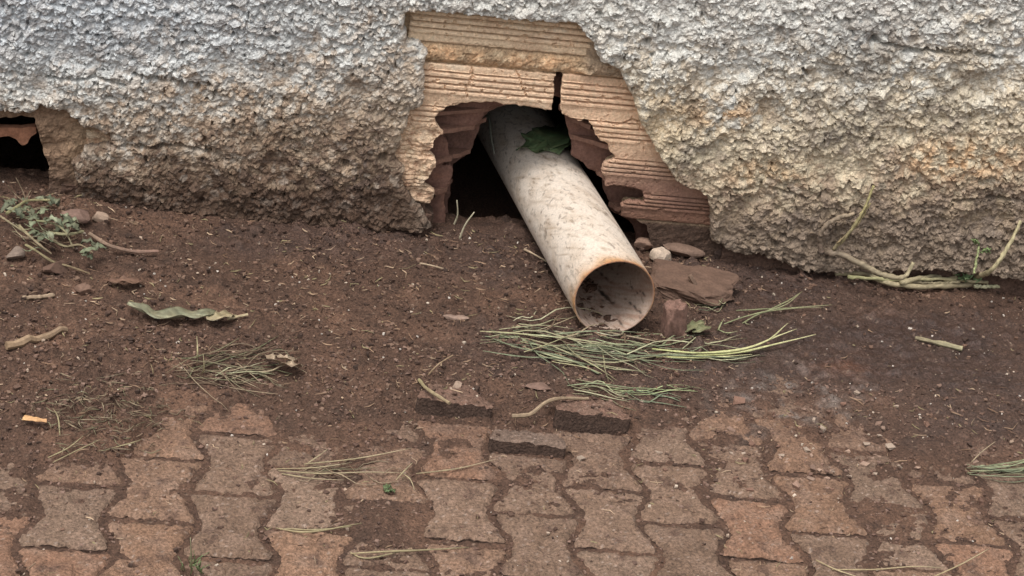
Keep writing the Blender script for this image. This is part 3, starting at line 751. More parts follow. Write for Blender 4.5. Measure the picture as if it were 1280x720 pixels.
tag(rock('stone', at(803, 311, .008), (.042, .03, .026), 5, lin(134, 108, 92), .2), 'brown stone wedged between the pipe and the red brick', 'stone')
tag(rock('stone', at(852, 319, .006), (.075, .034, .022), 8, lin(118, 96, 82), -.1), 'long flat brown stone behind the broken slab', 'stone')
tag(chunk('slab_fragment', at(866, 362, .012), (.175, .115, .036), 12, lin(102, 80, 67), (.10, .04, -.16), rough=.13, n=26), 'flat red-brown slab fragment lying right of the pipe mouth', 'fragment')
tag(chunk('brick_shard', at(840, 418, .030), (.046, .040, .085), 14, lin(122, 94, 82), (.05, -.12, .25), rough=.13, n=14), 'upright reddish brick shard right beside the pipe mouth', 'shard')
tag(chunk('dirt_clod', at(905, 318, .010), (.07, .05, .045), 15, lin(80, 64, 56), (.05, -.12, .25), rough=.2, n=8), 'dark dirt clod under the plaster edge right of the red brick', 'clod')
tag(rock('brick_shard', at(98, 268, .008), (.058, .03, .022), 17, lin(122, 98, 86), -.05), 'flat pinkish brick chip at the foot of the wall by the weeds', 'shard')
tag(rock('stone', at(124, 274, .006), (.032, .02, .018), 19, lin(150, 128, 110), -.4), 'pale chip next to the pinkish brick chip', 'stone')
tag(rock('stone', at(19, 324, .008), (.03, .026, .024), 21, lin(126, 110, 98), .3), 'grey stone beside the lowest wilted weed stem', 'stone')
tag(rock('dirt_clod', at(70, 340, .007), (.04, .032, .026), 23, lin(98, 76, 64), .6), 'brown dirt clod below the wilted weeds', 'clod')
tag(rock('dirt_clod', at(104, 366, .007), (.03, .028, .022), 27, lin(112, 88, 74), .6), 'small tan clod near the brown dead leaf', 'clod')
tag(rock('stone', at(570, 398, .001), (.05, .016, .01), 29, lin(140, 118, 104), .1), 'thin pale flake lying on the dirt left of the pipe mouth', 'flake')
tag(rock('stone', at(672, 484, .002), (.045, .026, .014), 31, lin(120, 96, 84), -.15), 'flat brown flake between the lifted pavers and the grass', 'flake')
tag(rock('stone', at(571, 484, .003), (.016, .014, .013), 33, lin(160, 138, 120), 0), 'little tan pebble behind the left lifted paver', 'stone')

def frame_tube(P, Rr, k=6, flat=1.0, cap=True):
    P = np.asarray(P, float); n = len(P); Rr = np.broadcast_to(np.asarray(Rr, float), (n,))
    T = np.gradient(P, axis=0); T /= np.linalg.norm(T, axis=1)[:, None]+1e-12
    up = np.array([0, 0, 1.0]); V_ = []
    for i in range(n):
        s = np.cross(T[i], up); ln = np.linalg.norm(s)
        s = s/ln if ln > 1e-3 else np.array([1.0, 0, 0])
        u_ = np.cross(s, T[i])
        for j in range(k):
            a = 2*math.pi*j/k
            V_.append(P[i]+Rr[i]*(math.cos(a)*s+flat*math.sin(a)*u_))
    I2 = np.arange(n*k).reshape(n, k); J2 = np.roll(I2, -1, 1)
    f_ = np.stack([I2[:-1], J2[:-1], J2[1:], I2[1:]], -1).reshape(-1, 4)
    fs = [f_]
    if cap: fs += [I2[0][::-1][None], I2[-1][None]]
    return np.array(V_), fs
def spline(pts, n):
    pts = np.asarray(pts, float); m = len(pts)
    d = np.concatenate([[0], np.cumsum(np.linalg.norm(np.diff(pts, axis=0), axis=1))])
    t_ = np.linspace(0, d[-1], n); out = np.zeros((n, pts.shape[1]))
    tg = np.gradient(pts, d, axis=0) if m > 2 else np.tile((pts[1]-pts[0])/d[-1], (2, 1))
    for i, x_ in enumerate(t_):
        k = min(max(np.searchsorted(d, x_, side='right')-1, 0), m-2); h = d[k+1]-d[k]; s = (x_-d[k])/h
        out[i] = (2*s**3-3*s**2+1)*pts[k]+(s**3-2*s**2+s)*h*tg[k]+(-2*s**3+3*s**2)*pts[k+1]+(s**3-s**2)*h*tg[k+1]
    return out
def strand(name, pts, r0, r1, c_a, c_b, mat=M_STEM, k=6, n=14, flat=1.0, parent=None, wob=0.0):
    """pts: list of (px,py,height above ground) -> tube mesh in world space"""
    P = []
    for a, b, h in pts:
        p = GP(a, b); 
        if h > 0: # keep the picture position while raising the point along its own ray
            p2 = G(a, b, p[2]+h); p = np.array([p2[0], p2[1], p[2]+h])
        P.append(p)
    P = spline(P, n)
    if wob: P[1:-1] += rng.normal(0, wob, (n-2, 3))
    P[:, 2] = np.maximum(P[:, 2], topz(P[:, 0], P[:, 1])+r0*flat*.6)
    V_, fs = frame_tube(P, np.linspace(r0, r1, n)*(1+rng.normal(0, .13, n))*(1 if mat is M_STEM else (.35+.65*np.sin(np.pi*np.linspace(.08, .94, n)))), k, flat)
    s = np.repeat(np.linspace(0, 1, n), k)[:, None]
    cc = (c_a*(1-s)+c_b*s)*(.86 if mat is M_STRAW else 1.0)
    cc = cc*(1+.25*rng.normal(size=(len(V_), 1))*.4)
    o = mk(name, V_, fs, [mat], cc, smooth=mat is not M_STEM)
    if parent is not None: put(o, parent)
    return o
def bundle(name, label, cat, cpx, group=None):
    p = GP(*cpx); e = empty(name, tuple(p)); tag(e, label, cat, group); return e

green = [lin(138, 144, 112), lin(154, 158, 122), lin(128, 134, 106), lin(164, 164, 128), lin(116, 122, 96), lin(144, 138, 108)]
pale = [lin(182, 178, 146), lin(170, 166, 134), lin(190, 186, 156), lin(154, 150, 118)]
straw = [lin(142, 126, 102), lin(158, 142, 116), lin(126, 108, 88), lin(110, 93, 75), lin(134, 126, 98)]
def fill(e, n, A, Bp, spread, cols, rad=(.0011, .0022), layer=.010, lenr=(.4, 1.0), bend=22, part='blade', jitang=.16):
    """n blades scattered along the picture segment A->B"""
    A = np.array(A, float); Bp = np.array(Bp, float); d = Bp-A; Ld = np.linalg.norm(d); d /= Ld; nn = np.array([-d[1], d[0]])
    for k in range(n):
        l = Ld*rng.uniform(*lenr); s = rng.uniform(0, max(Ld-l, 0)); off = rng.normal(0, spread)
        p0 = A+d*s+nn*off; an = rng.normal(0, jitang); dd = d*math.cos(an)+nn*math.sin(an)*.6
        if rng.random() < .35: p0 = p0+dd*l; dd = -dd
        p2 = p0+dd*l; pm = (p0+p2)/2+nn*rng.normal(0, bend*.3)+np.array([0, -1])*rng.uniform(0, 2)
        h = rng.uniform(0, layer)
        r = rng.uniform(*rad); c = cols[rng.integers(len(cols))]*rng.uniform(.7, 1.2)
        k1_, k2_ = p0+(p2-p0)*.33+nn*rng.normal(0, bend*.22), p0+(p2-p0)*.68+nn*rng.normal(0, bend*.22)
        strand(part, [(p0[0], p0[1], h*.6), (k1_[0], k1_[1], h), (k2_[0], k2_[1], h*.8), (p2[0], p2[1], h*.2)], r*rng.uniform(1, 1.5), r*.6, c, c*rng.uniform(.8, 1.1), M_LEAF, k=4, n=9, flat=.4, parent=e)

e = bundle('grass_bundle', 'long bundle of cut green grass lying under the pipe mouth', 'grass', (760, 430), 'cut grass lying about')
fill(e, 20, (600, 420), (830, 446), 8, green+straw[:2], rad=(.0011, .003), layer=.010)
fill(e, 22, (620, 414), (850, 432), 9, green+pale+straw, layer=.018, jitang=.7, lenr=(.12, .5))
fill(e, 12, (690, 432), (900, 438), 5, green, layer=.010)
fill(e, 9, (780, 446), (960, 436), 3.0, green+pale, layer=.012)
for pts, r in [([(815, 436, .006), (870, 441, .008), (930, 436, .012), (972, 420, .018), (996, 411, .02)], .0034), ([(860, 445, .004), (920, 441, .008), (970, 430, .014), (1020, 418, .012)], .0030),
               ([(900, 442, .006), (950, 430, .02), (985, 404, .025)], .0022), ([(820, 446, .004), (880, 447, .004), (940, 443, .004)], .0028)]:
    strand('stalk', pts, r, r*.6, lin(170, 172, 116), lin(200, 194, 150), M_LEAF, k=6, n=16, flat=.7, parent=e)
for pts in [[(690, 452, .003), (740, 462, .004), (768, 478, .002)], [(715, 442, .012), (745, 458, .008), (772, 476, .003)], [(600, 414, .006), (640, 416, .01), (690, 424, .006)], [(655, 440, .01), (690, 428, .016), (722, 414, .018)]]:
    strand('blade', pts, .0022, .001, lin(170, 162, 124), lin(150, 146, 110), M_LEAF, k=4, n=9, flat=.6, parent=e)
e = bundle('grass_bundle', 'small wisp of green grass behind the right lifted paver', 'grass', (780, 490), 'cut grass lying about')
fill(e, 9, (708, 483), (800, 494), 4, green+pale, layer=.006, lenr=(.5, 1))
fill(e, 4, (760, 486), (884, 484), 1.5, [lin(150, 158, 116)], layer=.004, lenr=(.8, 1), jitang=.03)
fill(e, 4, (770, 492), (860, 500), 2, [lin(120, 130, 104)], layer=.004, lenr=(.7, 1), jitang=.05)
e = bundle('grass_bundle', 'limp pale green grass stalks between the slab fragment and wall vines', 'grass', (960, 390), 'cut grass lying about')
for pts in [[(905, 405, .01), (930, 396, .012), (975, 384, .015), (1003, 364, .02)], [(920, 388, .004), (970, 386, .006), (1040, 381, .004)], [(928, 404, .004), (950, 392, .01), (985, 386, .006), (1030, 384, .004)],
            [(935, 400, .006), (932, 404, .004), (938, 406, .002)], [(960, 388, .01), (985, 376, .02), (1000, 366, .02)], [(898, 412, .006), (908, 416, .006), (922, 414, .01)], [(902, 402, .002), (898, 412, .004), (905, 398, .03)]]:
    strand('stalk', pts, .0020, .0011, lin(130, 136, 100), lin(150, 146, 112), M_LEAF, k=5, n=12, flat=.8, parent=e)
fill(e, 8, (870, 380), (910, 374), 4, green, layer=.02, lenr=(.5, 1), bend=18)
e = bundle('grass_bundle', 'bunch of green grass lying alone on the pavers', 'grass', (1250, 584), 'cut grass lying about')
fill(e, 22, (1208, 586), (1340, 578), 4.5, green+pale[:1], layer=.014, lenr=(.5, 1), jitang=.05)
e = bundle('dry_grass_tangle', 'dry greenish grass tangle spread on the dirt below the curled leaf', 'grass', (300, 460), 'dry grass lying about')
fill(e, 40, (205, 460), (385, 454), 10, straw+[lin(112, 112, 84)], rad=(.0008, .0016), layer=.012, jitang=.5, lenr=(.2, .7))
fill(e, 8, (250, 470), (350, 462), 4, straw+pale, rad=(.0008, .0017), layer=.012, jitang=.2, lenr=(.5, 1))
for pts in [[(246, 455, .002), (247, 438, .03), (246, 420, .05)], [(252, 468, .002), (255, 455, .03), (254, 443, .05)]]:
    strand('blade', pts, .0016, .001, lin(160, 150, 112), lin(170, 160, 124), M_LEAF, k=4, n=7, parent=e)
e = bundle('dry_grass_tangle', 'thin dry grass strands crossing the pavers below the left lifted paver', 'grass', (480, 590), 'dry grass lying about')
for pts in [[(348, 588, .006), (400, 592, .008), (460, 590, .008), (502, 591, .006)], [(380, 580, .006), (440, 574, .01), (515, 560, .008)], [(520, 592, .008), (570, 586, .006), (620, 574, .004)],
            [(352, 592, .004), (390, 598, .006), (430, 600, .004)], [(345, 586, .004), (400, 584, .01), (440, 578, .006)], [(380, 582, .003), (398, 570, .012), (410, 561, .01)], [(500, 590, .01), (512, 598, .01), (518, 612, .006)], [(495, 600, .012), (506, 588, .016), (516, 578, .01)]]:
    strand('blade', pts, .0016, .0010, lin(164, 150, 116), lin(176, 160, 130), M_STRAW, k=4, n=10, parent=e)
fill(e, 14, (350, 590), (520, 594), 4, straw, rad=(.0007, .0014), layer=.01, lenr=(.15, .5), jitang=.4)
e = bundle('dry_grass_tangle', 'matted brown dry grass heap on the dirt beside the orange wood chip', 'grass', (130, 520), 'dry grass lying about')
for k in range(170):
    a, b = 125+rng.normal(0, 46), 520+rng.normal(0, 24); an = rng.uniform(0, math.pi); l = rng.uniform(8, 32)
    dx, dy = math.cos(an)*l, math.sin(an)*l*.45; h = rng.uniform(0, .014)
    c = straw[rng.integers(5)]*rng.uniform(.6, 1.0)
    strand('blade', [(a-dx/2, b-dy/2, h*.5), (a+rng.normal(0, 2), b+rng.normal(0, 2), h), (a+dx/2, b+dy/2, h*.4)], rng.uniform(.0008, .0017), .0006, c, c, M_STRAW, k=4, n=5, parent=e)
for pts in [[(60, 572, .004), (85, 560, .01), (104, 545, .012)], [(66, 578, .003), (90, 566, .008), (128, 548, .012)], [(140, 560, .006), (160, 555, .01), (178, 549, .008)], [(75, 545, .006), (72, 520, .02), (66, 510, .02)]]:
    strand('blade', pts, .0016, .001, lin(164, 152, 116), lin(150, 138, 106), M_STRAW, k=4, n=8, parent=e)
e = bundle('dry_grass_tangle', 'dry stalks resting on the pavers in the dirt-filled gap', 'grass', (470, 690), 'dry grass lying about')
for pts in [[(438, 692, .006), (470, 690, .01), (520, 688, .008), (586, 684, .004)], [(438, 690, .004), (448, 696, .004), (500, 690, .008)], [(345, 660, .004), (375, 665, .008), (452, 654, .01)], [(350, 662, .006), (400, 662, .008), (440, 658, .004)]]:
    strand('blade', pts, .0020, .0011, lin(168, 152, 118), lin(150, 140, 106), M_STRAW, k=5, n=10, parent=e)
e = bundle('dry_grass_tangle', 'long dry grass blades arching over the pavers with the pale aggregate', 'grass', (1130, 710), 'dry grass lying about')
for pts in [[(1040, 712, .004), (1090, 712, .008), (1150, 708, .01), (1180, 710, .004)], [(1160, 724, .004), (1200, 706, .016), (1236, 686, .012)], [(1020, 700, .004), (1045, 712, .006), (1075, 722, .004)]]:
    strand('blade', pts, .0019, .0009, lin(172, 154, 118), lin(184, 168, 134), M_STRAW, k=5, n=10, parent=e)
e = bundle('fallen_twig', 'thin pale twig poking up from the pavers above the green grass bunch', 'twig', (1215, 578))
for pts in [[(1214, 578, .003), (1228, 564, .02), (1244, 552, .03)]]:
    strand('stem', pts, .0014, .0009, lin(164, 146, 118), lin(176, 158, 130), M_STRAW, k=5, n=8, parent=e)

def single(name, label, cat, pts, r0, r1, ca_, cb_, mat=M_STEM, group=None, n=14, k=7, wob=0.0, flat=1.0):
    o = strand(name, pts, r0, r1, ca_, cb_, mat, k=k, n=n, wob=wob, flat=flat); tag(o, label, cat, group); return o
single('stick', 'thick peeled pale stick lying on the dirt beside the curled leaf', 'stick', [(8, 432, .004), (35, 428, .005), (60, 420, .006), (82, 413, .004)], .0085, .005, lin(148, 124, 98), lin(138, 116, 94), n=10)
single('stick', 'short straight pale stick on the dirt above the thick peeled one', 'stick', [(28, 373, .003), (50, 371, .004), (68, 369, .003)], .0042, .0036, lin(146, 126, 104), lin(150, 130, 108))
single('stick', 'bent dry stick behind the broken grey paver fragment', 'stick', [(640, 520, .012), (662, 518, .014), (680, 504, .02), (735, 498, .014)], .0042, .0028, lin(142, 122, 99), lin(150, 130, 106), n=18)
single('stick', 'short curved pale stem lying across the left lifted paver', 'stick', [(524, 475, .006), (538, 489, .018), (562, 504, .018)], .0038, .003, lin(150, 140, 104), lin(142, 124, 98))
single('twig', 'short grey-green twig lying on the wet dirt', 'twig', [(1144, 422, .004), (1170, 428, .006), (1203, 436, .005)], .0038, .006, lin(138, 126, 100), lin(150, 142, 112), n=9)
single('twig', 'fine forked twig standing behind the left lifted paver', 'twig', [(536, 468, .004), (545, 458, .02), (566, 444, .02)], .0016, .001, lin(150, 128, 102), lin(150, 128, 102), n=8)
single('twig', 'small pale straw on the dirt touching the side of the pipe', 'twig', [(656, 312, .004), (668, 318, .012), (682, 326, .01)], .0022, .0018, lin(176, 154, 128), lin(180, 160, 134), n=8)
for pts_, lab_ in (([(566, 284), (572, 268), (571, 250)], 'pale sprout standing inside the dark hole, the more upright one'), ([(574, 300), (582, 280), (593, 265)], 'pale sprout leaning right inside the dark hole')):
    b0 = G(*pts_[0], .0); Pq = spline([b0]+[Wl(*q_, b0[1]-.004) for q_ in pts_[1:]], 9); V_, fs = frame_tube(Pq, np.linspace(.0024, .0013, 9), 6)
    tag(mk('sprout', V_, fs, [M_STEM], np.tile(lin(176, 168, 142), (len(V_), 1)), smooth=True), lab_, 'sprout')
single('twig', 'thin dry twig on the dirt in front of the left hole edge', 'twig', [(525, 329, .004), (540, 332, .006), (558, 337, .004)], .0018, .0014, lin(166, 146, 122), lin(160, 140, 116), n=8)
single('twig', 'dark twig with a pale tip leaning on the slab fragment', 'twig', [(862, 344, .045), (870, 357, .03), (884, 370, .01)], .0055, .0035, lin(120, 98, 82), lin(72, 56, 48), n=10)
single('wood_chip', 'bright orange wood chip lying on the dry grass heap', 'wood chip', [(30, 522, .008), (44, 524, .010), (58, 526, .008)], .007, .005, lin(198, 156, 110), lin(190, 146, 104), flat=.45, n=8)
single('twig', 'reddish dry twig ending at the pale wood flake near weeds', 'twig', [(112, 292, .008), (140, 308, .012), (165, 314, .01), (198, 314, .008)], .0042, .003, lin(132, 112, 94), lin(132, 104, 90), n=16)

# leaves
def leaf(name, pts, wid, c_a, c_b, fold=.3, nu=14, nv=6, curl=0.0, seed=0, parent=None, lift=None, wobble=.003):
    """leaf blade along the 3-D midrib pts, width profile wid(t)"""
    P = spline(pts, nu); T = np.gradient(P, axis=0); T /= np.linalg.norm(T, axis=1)[:, None]
    V_ = []; cc = []
    for i in range(nu):
        t_ = i/(nu-1); s = np.cross(T[i], [0, 0, 1.0]); s /= np.linalg.norm(s)+1e-9; u_ = np.cross(s, T[i])
        w_ = wid(t_)
        for j in range(nv+1):
            f_ = j/nv*2-1
            e_ = f_*w_*(1+.12*math.sin(t_*31+j*2+seed))
            V_.append(P[i]+s*e_*math.cos(curl*f_)+u_*(abs(f_)*fold*w_+wobble*math.sin(t_*17+f_*3+seed)*abs(f_)))
            bl = .5+.5*math.sin(t_*9+f_*2.3+seed*1.7)*math.sin(t_*23-f_*4+seed)
            cc.append(((c_a if f_ < 0 else c_b)*(1-.35*bl)+lin(112, 90, 66)*.35*bl)*(1+.3*math.exp(-abs(f_)*9))*(1+.16*math.sin(t_*60+abs(f_)*7))*(.88+.24*rng.random()))
    I2 = np.arange(nu*(nv+1)).reshape(nu, nv+1)
    f2 = np.stack([I2[:-1, :-1], I2[:-1, 1:], I2[1:, 1:], I2[1:, :-1]], -1).reshape(-1, 4)
    V_ = np.array(V_)
    n_ = len(V_); be = boundary([f2])
    side = np.stack([be[:, 1], be[:, 0], be[:, 0]+n_, be[:, 1]+n_], 1)
    o = mk(name, np.concatenate([V_, V_-np.array([0, 0, .0007])]), [f2, f2[:, ::-1]+n_, side], [M_LEAF], np.concatenate([cc, cc]), smooth=True)
    if parent is not None: put(o, parent)
    return o
def up(px_, py_, h):
    p = GP(px_, py_); p2 = G(px_, py_, p[2]+h); return np.array([p2[0], p2[1], p[2]+h])
e = bundle('curled_leaf', 'long curled grey-green leaf lying on bare dirt', 'leaf', (225, 395))
leaf('leaf_blade', [up(160, 378, .022), up(185, 393, .010), up(220, 397, .012), up(255, 394, .014), up(278, 396, .008)], lambda t_: .0165*math.sin(math.pi*min(max(t_*.93+.04, 0), 1))**.8, lin(112, 113, 90), lin(138, 138, 114), fold=.6, nu=30, nv=8, parent=e, seed=2, wobble=.005)
leaf('leaf_tip', [up(258, 400, .008), up(272, 398, .014), up(288, 395, .010), up(296, 395, .006)], lambda t_: .014*math.sin(math.pi*(t_*.9+.08))**.8, lin(150, 138, 108), lin(158, 146, 118), fold=.5, nu=12, parent=e, seed=5)
strand('leaf_stalk', [(284, 398, .008), (296, 396, .008), (310, 393, .008)], .003, .0022, lin(172, 156, 122), lin(176, 160, 128), n=8, parent=e)
o = leaf('dead_leaf', [up(134, 352, .006), up(155, 350, .012), up(180, 353, .006)], lambda t_: .014*math.sin(math.pi*(t_*.92+.04))**.7, lin(108, 82, 70), lin(114, 87, 73), fold=.2, nu=12, seed=3)
tag(o, 'small reddish brown dead leaf on the dirt above the curled leaf', 'leaf')
e = bundle('withered_leaf', 'crumpled pale withered leaf at the end of the dry grass tangle', 'leaf', (350, 454))
for k, (a, b) in enumerate([((332, 444), (352, 456)), ((345, 446), (372, 452)), ((350, 455), (378, 458))]):
    leaf('leaf_lobe', [up(*a, .008), up((a[0]+b[0])/2, (a[1]+b[1])/2, .022), up(*b, .006)], lambda t_: .010*math.sin(math.pi*(t_*.9+.05)), lin(164, 146, 124), lin(150, 132, 112), fold=.6, nu=9, seed=k*3, parent=e)
e = bundle('torn_leaf', 'small torn green leaf beside the upright brick shard', 'leaf', (880, 408))
for k, (a, b) in enumerate([((856, 414), (880, 402)), ((866, 416), (886, 408))]):
    leaf('leaf_lobe', [up(*a, .006), up((a[0]+b[0])/2, (a[1]+b[1])/2, .018), up(*b, .012)], lambda t_: .012*math.sin(math.pi*(t_*.9+.05)), lin(106, 110, 80), lin(118, 120, 90), fold=.35, nu=9, seed=k*3+1, parent=e)
# leaves caught on top of the pipe inside the hole
def onpipe(px_, py_, h=.004):
    v_ = ray(px_, py_)
    # nearest hit with cylinder radius PR+h
    R_ = PR+h; oc = CAM-pa
    a_ = v_-pd*(v_@pd); b_ = oc-pd*(oc@pd); A_, B_, C2 = a_@a_, 2*a_@b_, b_@b_-R_*R_
    dsc = B_*B_-4*A_*C2
    t_ = (-B_-math.sqrt(max(dsc, 0)))/(2*A_); return CAM+v_*t_
e = empty('pipe_top_leaf', tuple(onpipe(672, 178))); tag(e, 'dark green leaf pieces stuck on top of the pipe inside the hole', 'leaf')
for k, (A_, B_, C_2, wd) in enumerate([((648, 186), (660, 178), (672, 166), .028), ((664, 188), (684, 174), (706, 162), .044), ((690, 190), (702, 174), (710, 156), .03)]):
    leaf('leaf_lobe', [onpipe(*A_, .006), onpipe(*B_, .012), onpipe(*C_2, .014)], lambda t_, wd=wd: wd*math.sin(math.pi*(t_*.8+.12))**.7, lin(70, 92, 62), lin(80, 104, 70), fold=.1, nu=10, seed=k*4, parent=e)
e2 = empty('hanging_strand', tuple(onpipe(612, 168))); tag(e2, 'grey plant strand hanging over the left side of the pipe top', 'strand')
Pq = spline([onpipe(606, 138, .01), onpipe(612, 152, .012), onpipe(614, 172, .01), onpipe(618, 192, .006)], 12); V_, fs = frame_tube(Pq, np.linspace(.004, .002, 12), 6)
put(mk('stem', V_, fs, [M_STEM], np.tile(lin(150, 148, 132), (len(V_), 1)), smooth=True), e2)

# vines at the foot of the wall on the right
def w3(px_, py_, y): return Wl(px_, py_, y)
e = bundle('vine_runner', 'bare vine stems lying along the wall foot with one green leaf tuft', 'vine', (1180, 352))
def stem3(pts, r0, r1, ca_, cb_, n=22, name='stem'):
    n = n+10; P = spline(np.array(pts), n); P[1:-1] += rng.normal(0, .0007, (n-2, 3)); V_, fs = frame_tube(P, np.linspace(r0, r1, n)*1.1*(1+rng.normal(0, .09, n)+.25*(rng.random(n) < .12)), 7)
    s = np.repeat(np.linspace(0, 1, n), 7)[:, None]
    put(mk(name, V_, fs, [M_STEM], (ca_*(1-s)+cb_*s)*(1+.2*rng.normal(size=(len(V_), 1))), smooth=True), e)
vs1, vs2, vs3 = lin(140, 127, 102), lin(158, 146, 116), lin(116, 101, 87)
stem3([w3(1032, 316, -.05), w3(1052, 318, -.07), w3(1080, 332, -.09), w3(1105, 344, -.10), w3(1130, 346, -.11), w3(1142, 328, -.10)], .0058, .0042, vs3, vs2)
stem3([up(1044, 342, .012), up(1080, 342, .014), up(1110, 354, .013), up(1145, 358, .012), up(1200, 356, .013), up(1268, 352, .012)], .0056, .0048, vs2, vs1, n=26)
stem3([up(1126, 354, .02), up(1160, 346, .02), up(1200, 345, .018), up(1265, 344, .016), up(1330, 346, .014)], .0050, .004, vs2, vs2)
stem3([up(1218, 346, .02), w3(1246, 330, -.10), w3(1264, 302, -.09), w3(1276, 276, -.08)], .0055, .0032, vs2, lin(184, 172, 134))
stem3([up(1220, 350, .018), up(1250, 346, .02), w3(1300, 330, -.10)], .0045, .0035, vs1, vs2)
stem3([up(1218, 358, .012), up(1244, 358, .01), up(1272, 357, .012)], .004, .003, lin(184, 180, 146), lin(176, 168, 130))
stem3([up(1140, 352, .016), up(1170, 354, .018), up(1200, 352, .02)], .0034, .003, vs1, vs2)
stem3([w3(1026, 316, -.052), w3(1026, 292, -.055), w3(1040, 276, -.055), w3(1068, 267, -.052)], .0052, .004, lin(112, 96, 84), lin(146, 130, 108))
stem3([w3(1042, 312, -.06), w3(1062, 290, -.07), w3(1080, 262, -.07), w3(1092, 232, -.058)], .0038, .0024, lin(128, 116, 90), lin(160, 150, 104))
stem3([w3(1046, 304, -.07), w3(1072, 280, -.07), w3(1088, 254, -.065)], .0022, .0016, lin(128, 112, 84), lin(146, 134, 96), n=12)
stem3([up(1180, 350, .02), up(1215, 342, .024), up(1262, 338, .02), up(1320, 330, .02)], .0042, .0034, vs2, vs1)
stem3([up(1060, 346, .014), up(1120, 350, .02), up(1180, 349, .022), up(1235, 353, .018)], .0036, .003, lin(150, 146, 106), vs2)
stem3([w3(1218, 342, -.11), w3(1220, 328, -.10), w3(1223, 308, -.09)], .0026, .002, lin(150, 156, 110), lin(150, 156, 110), n=8)
for k in range(24):
    a, b = 1203+rng.normal(0, 9), 343+rng.normal(0, 7)
    an = rng.uniform(0, 6.28); q0 = up(a, b, .02); q1 = q0+np.array([math.cos(an), math.sin(an), rng.uniform(.1, .7)])*.022
    leaf('leaf', [q0, (q0+q1)/2+np.array([0, 0, .006]), q1], lambda t_: .0095*math.sin(math.pi*(t_*.85+.1)), lin(104, 128, 88), lin(122, 146, 102), fold=.2, nu=6, nv=4, seed=k, parent=e)
for k in range(5):
    q0 = w3(1223+rng.normal(0, 4), 310+rng.normal(0, 5), -.09); q1 = q0+np.array([rng.normal(0, 1), rng.normal(-.4, .6), rng.uniform(.1, .8)])*.014
    leaf('leaf', [q0, (q0+q1)/2+np.array([0, 0, .003]), q1], lambda t_: .005*math.sin(math.pi*(t_*.85+.1)), lin(104, 126, 78), lin(116, 136, 90), fold=.2, nu=6, nv=4, seed=k, parent=e)

# wilted weeds on the left
e = bundle('wilted_weed', 'wilted green weed with drooping leaves by the small dark wall hole', 'weed', (50, 285))
def wstem(pts, r0, r1, ca_, cb_, n=16): strand('stem', pts, r0*.72, r1*.72, ca_*.85, cb_*.85, M_STEM, k=6, n=n, parent=e)
wstem([(8, 267, .03), (22, 258, .04), (34, 251, .045), (62, 250, .04)], .0042, .003, lin(150, 144, 104), lin(164, 156, 116))
wstem([(24, 282, .02), (38, 296, .025), (52, 308, .02), (64, 317, .008)], .0036, .0028, lin(150, 140, 108), lin(156, 138, 112))
wstem([(32, 306, .01), (46, 314, .015), (64, 326, .012), (90, 334, .006), (112, 342, .004)], .004, .0022, lin(150, 140, 104), lin(130, 110, 86))
wstem([(46, 276, .03), (62, 278, .03), (78, 286, .03), (92, 310, .008)], .0028, .0022, lin(140, 140, 104), lin(150, 136, 108))
wstem([(60, 291, .022), (84, 293, .025), (104, 289, .02)], .0045, .0038, lin(158, 152, 116), lin(150, 142, 110))
wstem([(58, 294, .02), (82, 308, .015), (100, 306, .016), (116, 316, .008)], .0034, .0024, lin(150, 142, 108), lin(150, 132, 106))
wstem([(0, 270, .03), (18, 282, .03), (30, 290, .02)], .003, .0024, lin(146, 130, 104), lin(150, 140, 110))
wstem([(10, 232, .06), (18, 242, .05), (30, 252, .04)], .0016, .0014, lin(120, 104, 84), lin(130, 114, 92), n=8)
wstem([(20, 222, .07), (28, 238, .05), (32, 250, .04)], .0014, .0012, lin(120, 104, 84), lin(130, 114, 92), n=8)
for k, (a, b, sp, nn_) in enumerate([(40, 270, 18, 13), (76, 283, 13, 8), (62, 252, 9, 5), (10, 254, 10, 5), (120, 307, 8, 4), (108, 318, 6, 3), (50, 292, 10, 5), (86, 276, 8, 4)]):
    for m in range(nn_):
        q0 = up(a+rng.normal(0, sp*.6), b+rng.normal(0, sp*.35), rng.uniform(.01, .045)); an = rng.uniform(0, 6.28)
        q1 = q0+np.array([math.cos(an), math.sin(an)*.8, rng.uniform(-.7, .3)])*rng.uniform(.016, .032)
        g_ = [lin(108, 116, 92), lin(96, 104, 84), lin(128, 134, 110), lin(84, 92, 74)][rng.integers(4)]
        leaf('leaf', [q0, (q0+q1)/2+np.array([0, 0, .006]), q1], lambda t_: .0075*math.sin(math.pi*(t_*.85+.1)), g_, g_*1.15, fold=rng.uniform(-.4, .5), nu=6, nv=4, seed=k*7+m, parent=e)
fill(e, 22, (0, 268), (110, 300), 12, green+straw, rad=(.0008, .0016), layer=.03, lenr=(.2, .6), jitang=.5)
